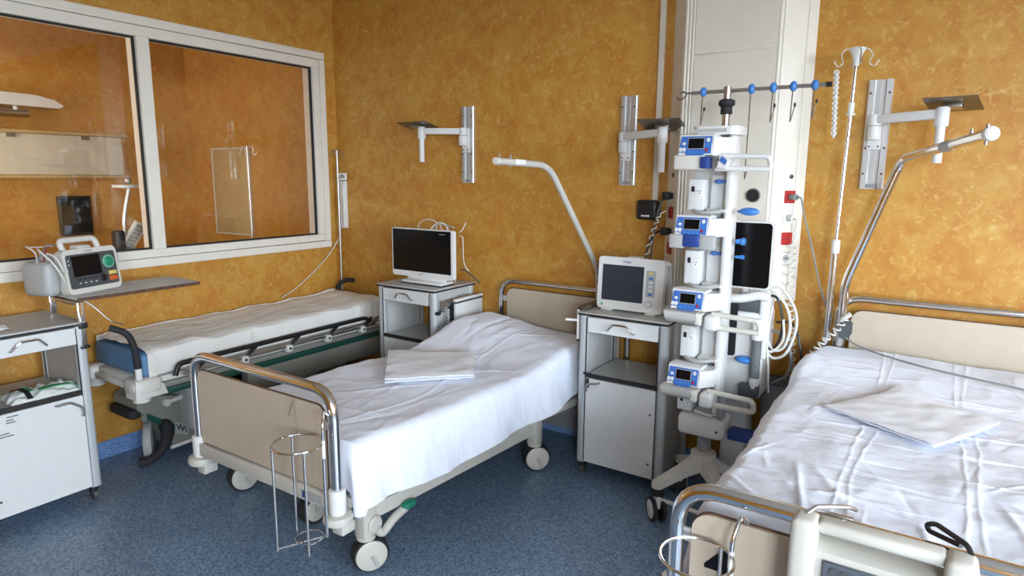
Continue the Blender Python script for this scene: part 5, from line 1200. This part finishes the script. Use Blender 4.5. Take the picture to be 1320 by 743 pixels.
MB().box(-0.66, -0.62, 3.12, 3.18, 1.08, 1.13, 0.012, 3).build('hose_clamp', 'white_plastic', vt)

bn = thing('waste_bin', 'round grey plastic bin on the floor between ventilator and bed', 'bin', (-0.595, 3.37, 0))
bp_ = MB(); bp_.lathe([(0.055, 0.0), (0.06, 0.01), (0.085, 0.62), (0.088, 0.63), (0.083, 0.63), (0.058, 0.02)], (-0.595, 3.37, 0), 'Z', 28); bp_.build('bucket', 'bin_plastic', bn)
MB().torus((-0.595, 3.37, 0.632), 0.086, 0.005, 'Z', 28, 8).build('rim', 'dark_grey', bn)

# ------------------------------------------------------------------ cords at the right bed
c0 = on_facet(FA, FD, FN, SS, 1.453, 0.012); c1 = c0 + FN * 0.03
o = thing('coiled_cable', 'long white coiled cable hanging from the supply column socket', 'cable', tuple(c0))
MB().cyl(c0, c1, 0.014, seg=14).build('plug', 'cable_white', o)
MB().tube(spline([c1, c1 + Vector((0.02, -0.012, -0.012)), (-0.582, 3.40, 1.40), (-0.578, 3.40, 1.37), (-0.592, 3.40, 1.33)], 6), 0.004, 6).build('lead', 'cable_white', o)
MB().tube(coil([(-0.588, 3.40, 1.335), (-0.584, 3.40, 1.20), (-0.575, 3.41, 1.0), (-0.560, 3.42, 0.82), (-0.548, 3.43, 0.66)], 0.016, 16, 12), 0.0042, 6).build('coil', 'cable_white', o)
c0 = on_facet(FA, FD, FN, SS, 1.556, 0.012); c1 = c0 + FN * 0.04
o = thing('power_cable', 'grey power cable plugged into the upper red socket and drooping to the bed', 'cable', tuple(c0))
MB().cyl(c0, c1, 0.015, seg=14).build('plug', 'cable_grey', o)
MB().tube(spline([c1, c1 + Vector((0.025, -0.01, -0.008)), (-0.548, 3.40, 1.47), (-0.50, 3.39, 1.32), (-0.455, 3.38, 1.16), (-0.425, 3.37, 1.08), (-0.412, 3.365, 1.04)], 8), 0.0042, 8).build('lead', 'cable_grey', o)
o = thing('bed_handset', 'dark bed handset with coiled white cord clipped at the head rail', 'handset', (-0.32, 3.29, 0.95))
MB().prism([(-0.345, 0.965), (-0.335, 0.915), (-0.305, 0.905), (-0.285, 0.935), (-0.285, 0.985), (-0.31, 1.0)], 3.280, 3.318, 'Y').build('case', 'dark_grey', o)
MB().cyl((-0.335, 3.29, 0.995), (-0.295, 3.285, 1.03), 0.011, seg=12).build('cord_end', 'cable_white', o)
MB().tube(coil([(-0.315, 3.275, 1.01), (-0.345, 3.27, 0.955), (-0.39, 3.265, 0.90), (-0.425, 3.255, 0.845), (-0.455, 3.25, 0.80)], 0.014, 9, 12), 0.004, 6).build('coiled_cord', 'cable_white', o)
hk = [(-0.31, 3.285, 0.92)]
for (x, y) in ((-0.25, 3.26), (-0.15, 3.21), (0.0, 3.14), (0.15, 3.10), (0.30, 3.07), (0.42, 3.04)): hk.append((x, y, zf2(x, y) + 0.012 + (0.012 if x < -0.2 else 0)))
MB().tube(spline(hk, 8), 0.0045, 8).build('long_cord', 'cable_grey', o)
MB().tube(spline([(-0.47, 3.27, 0.72), (-0.50, 3.28, 0.86), (-0.525, 3.29, 0.93), (-0.55, 3.27, 0.96), (-0.60, 3.22, 0.965)], 8), 0.006, 8).build('sensor_lead', 'black_plastic', vt)
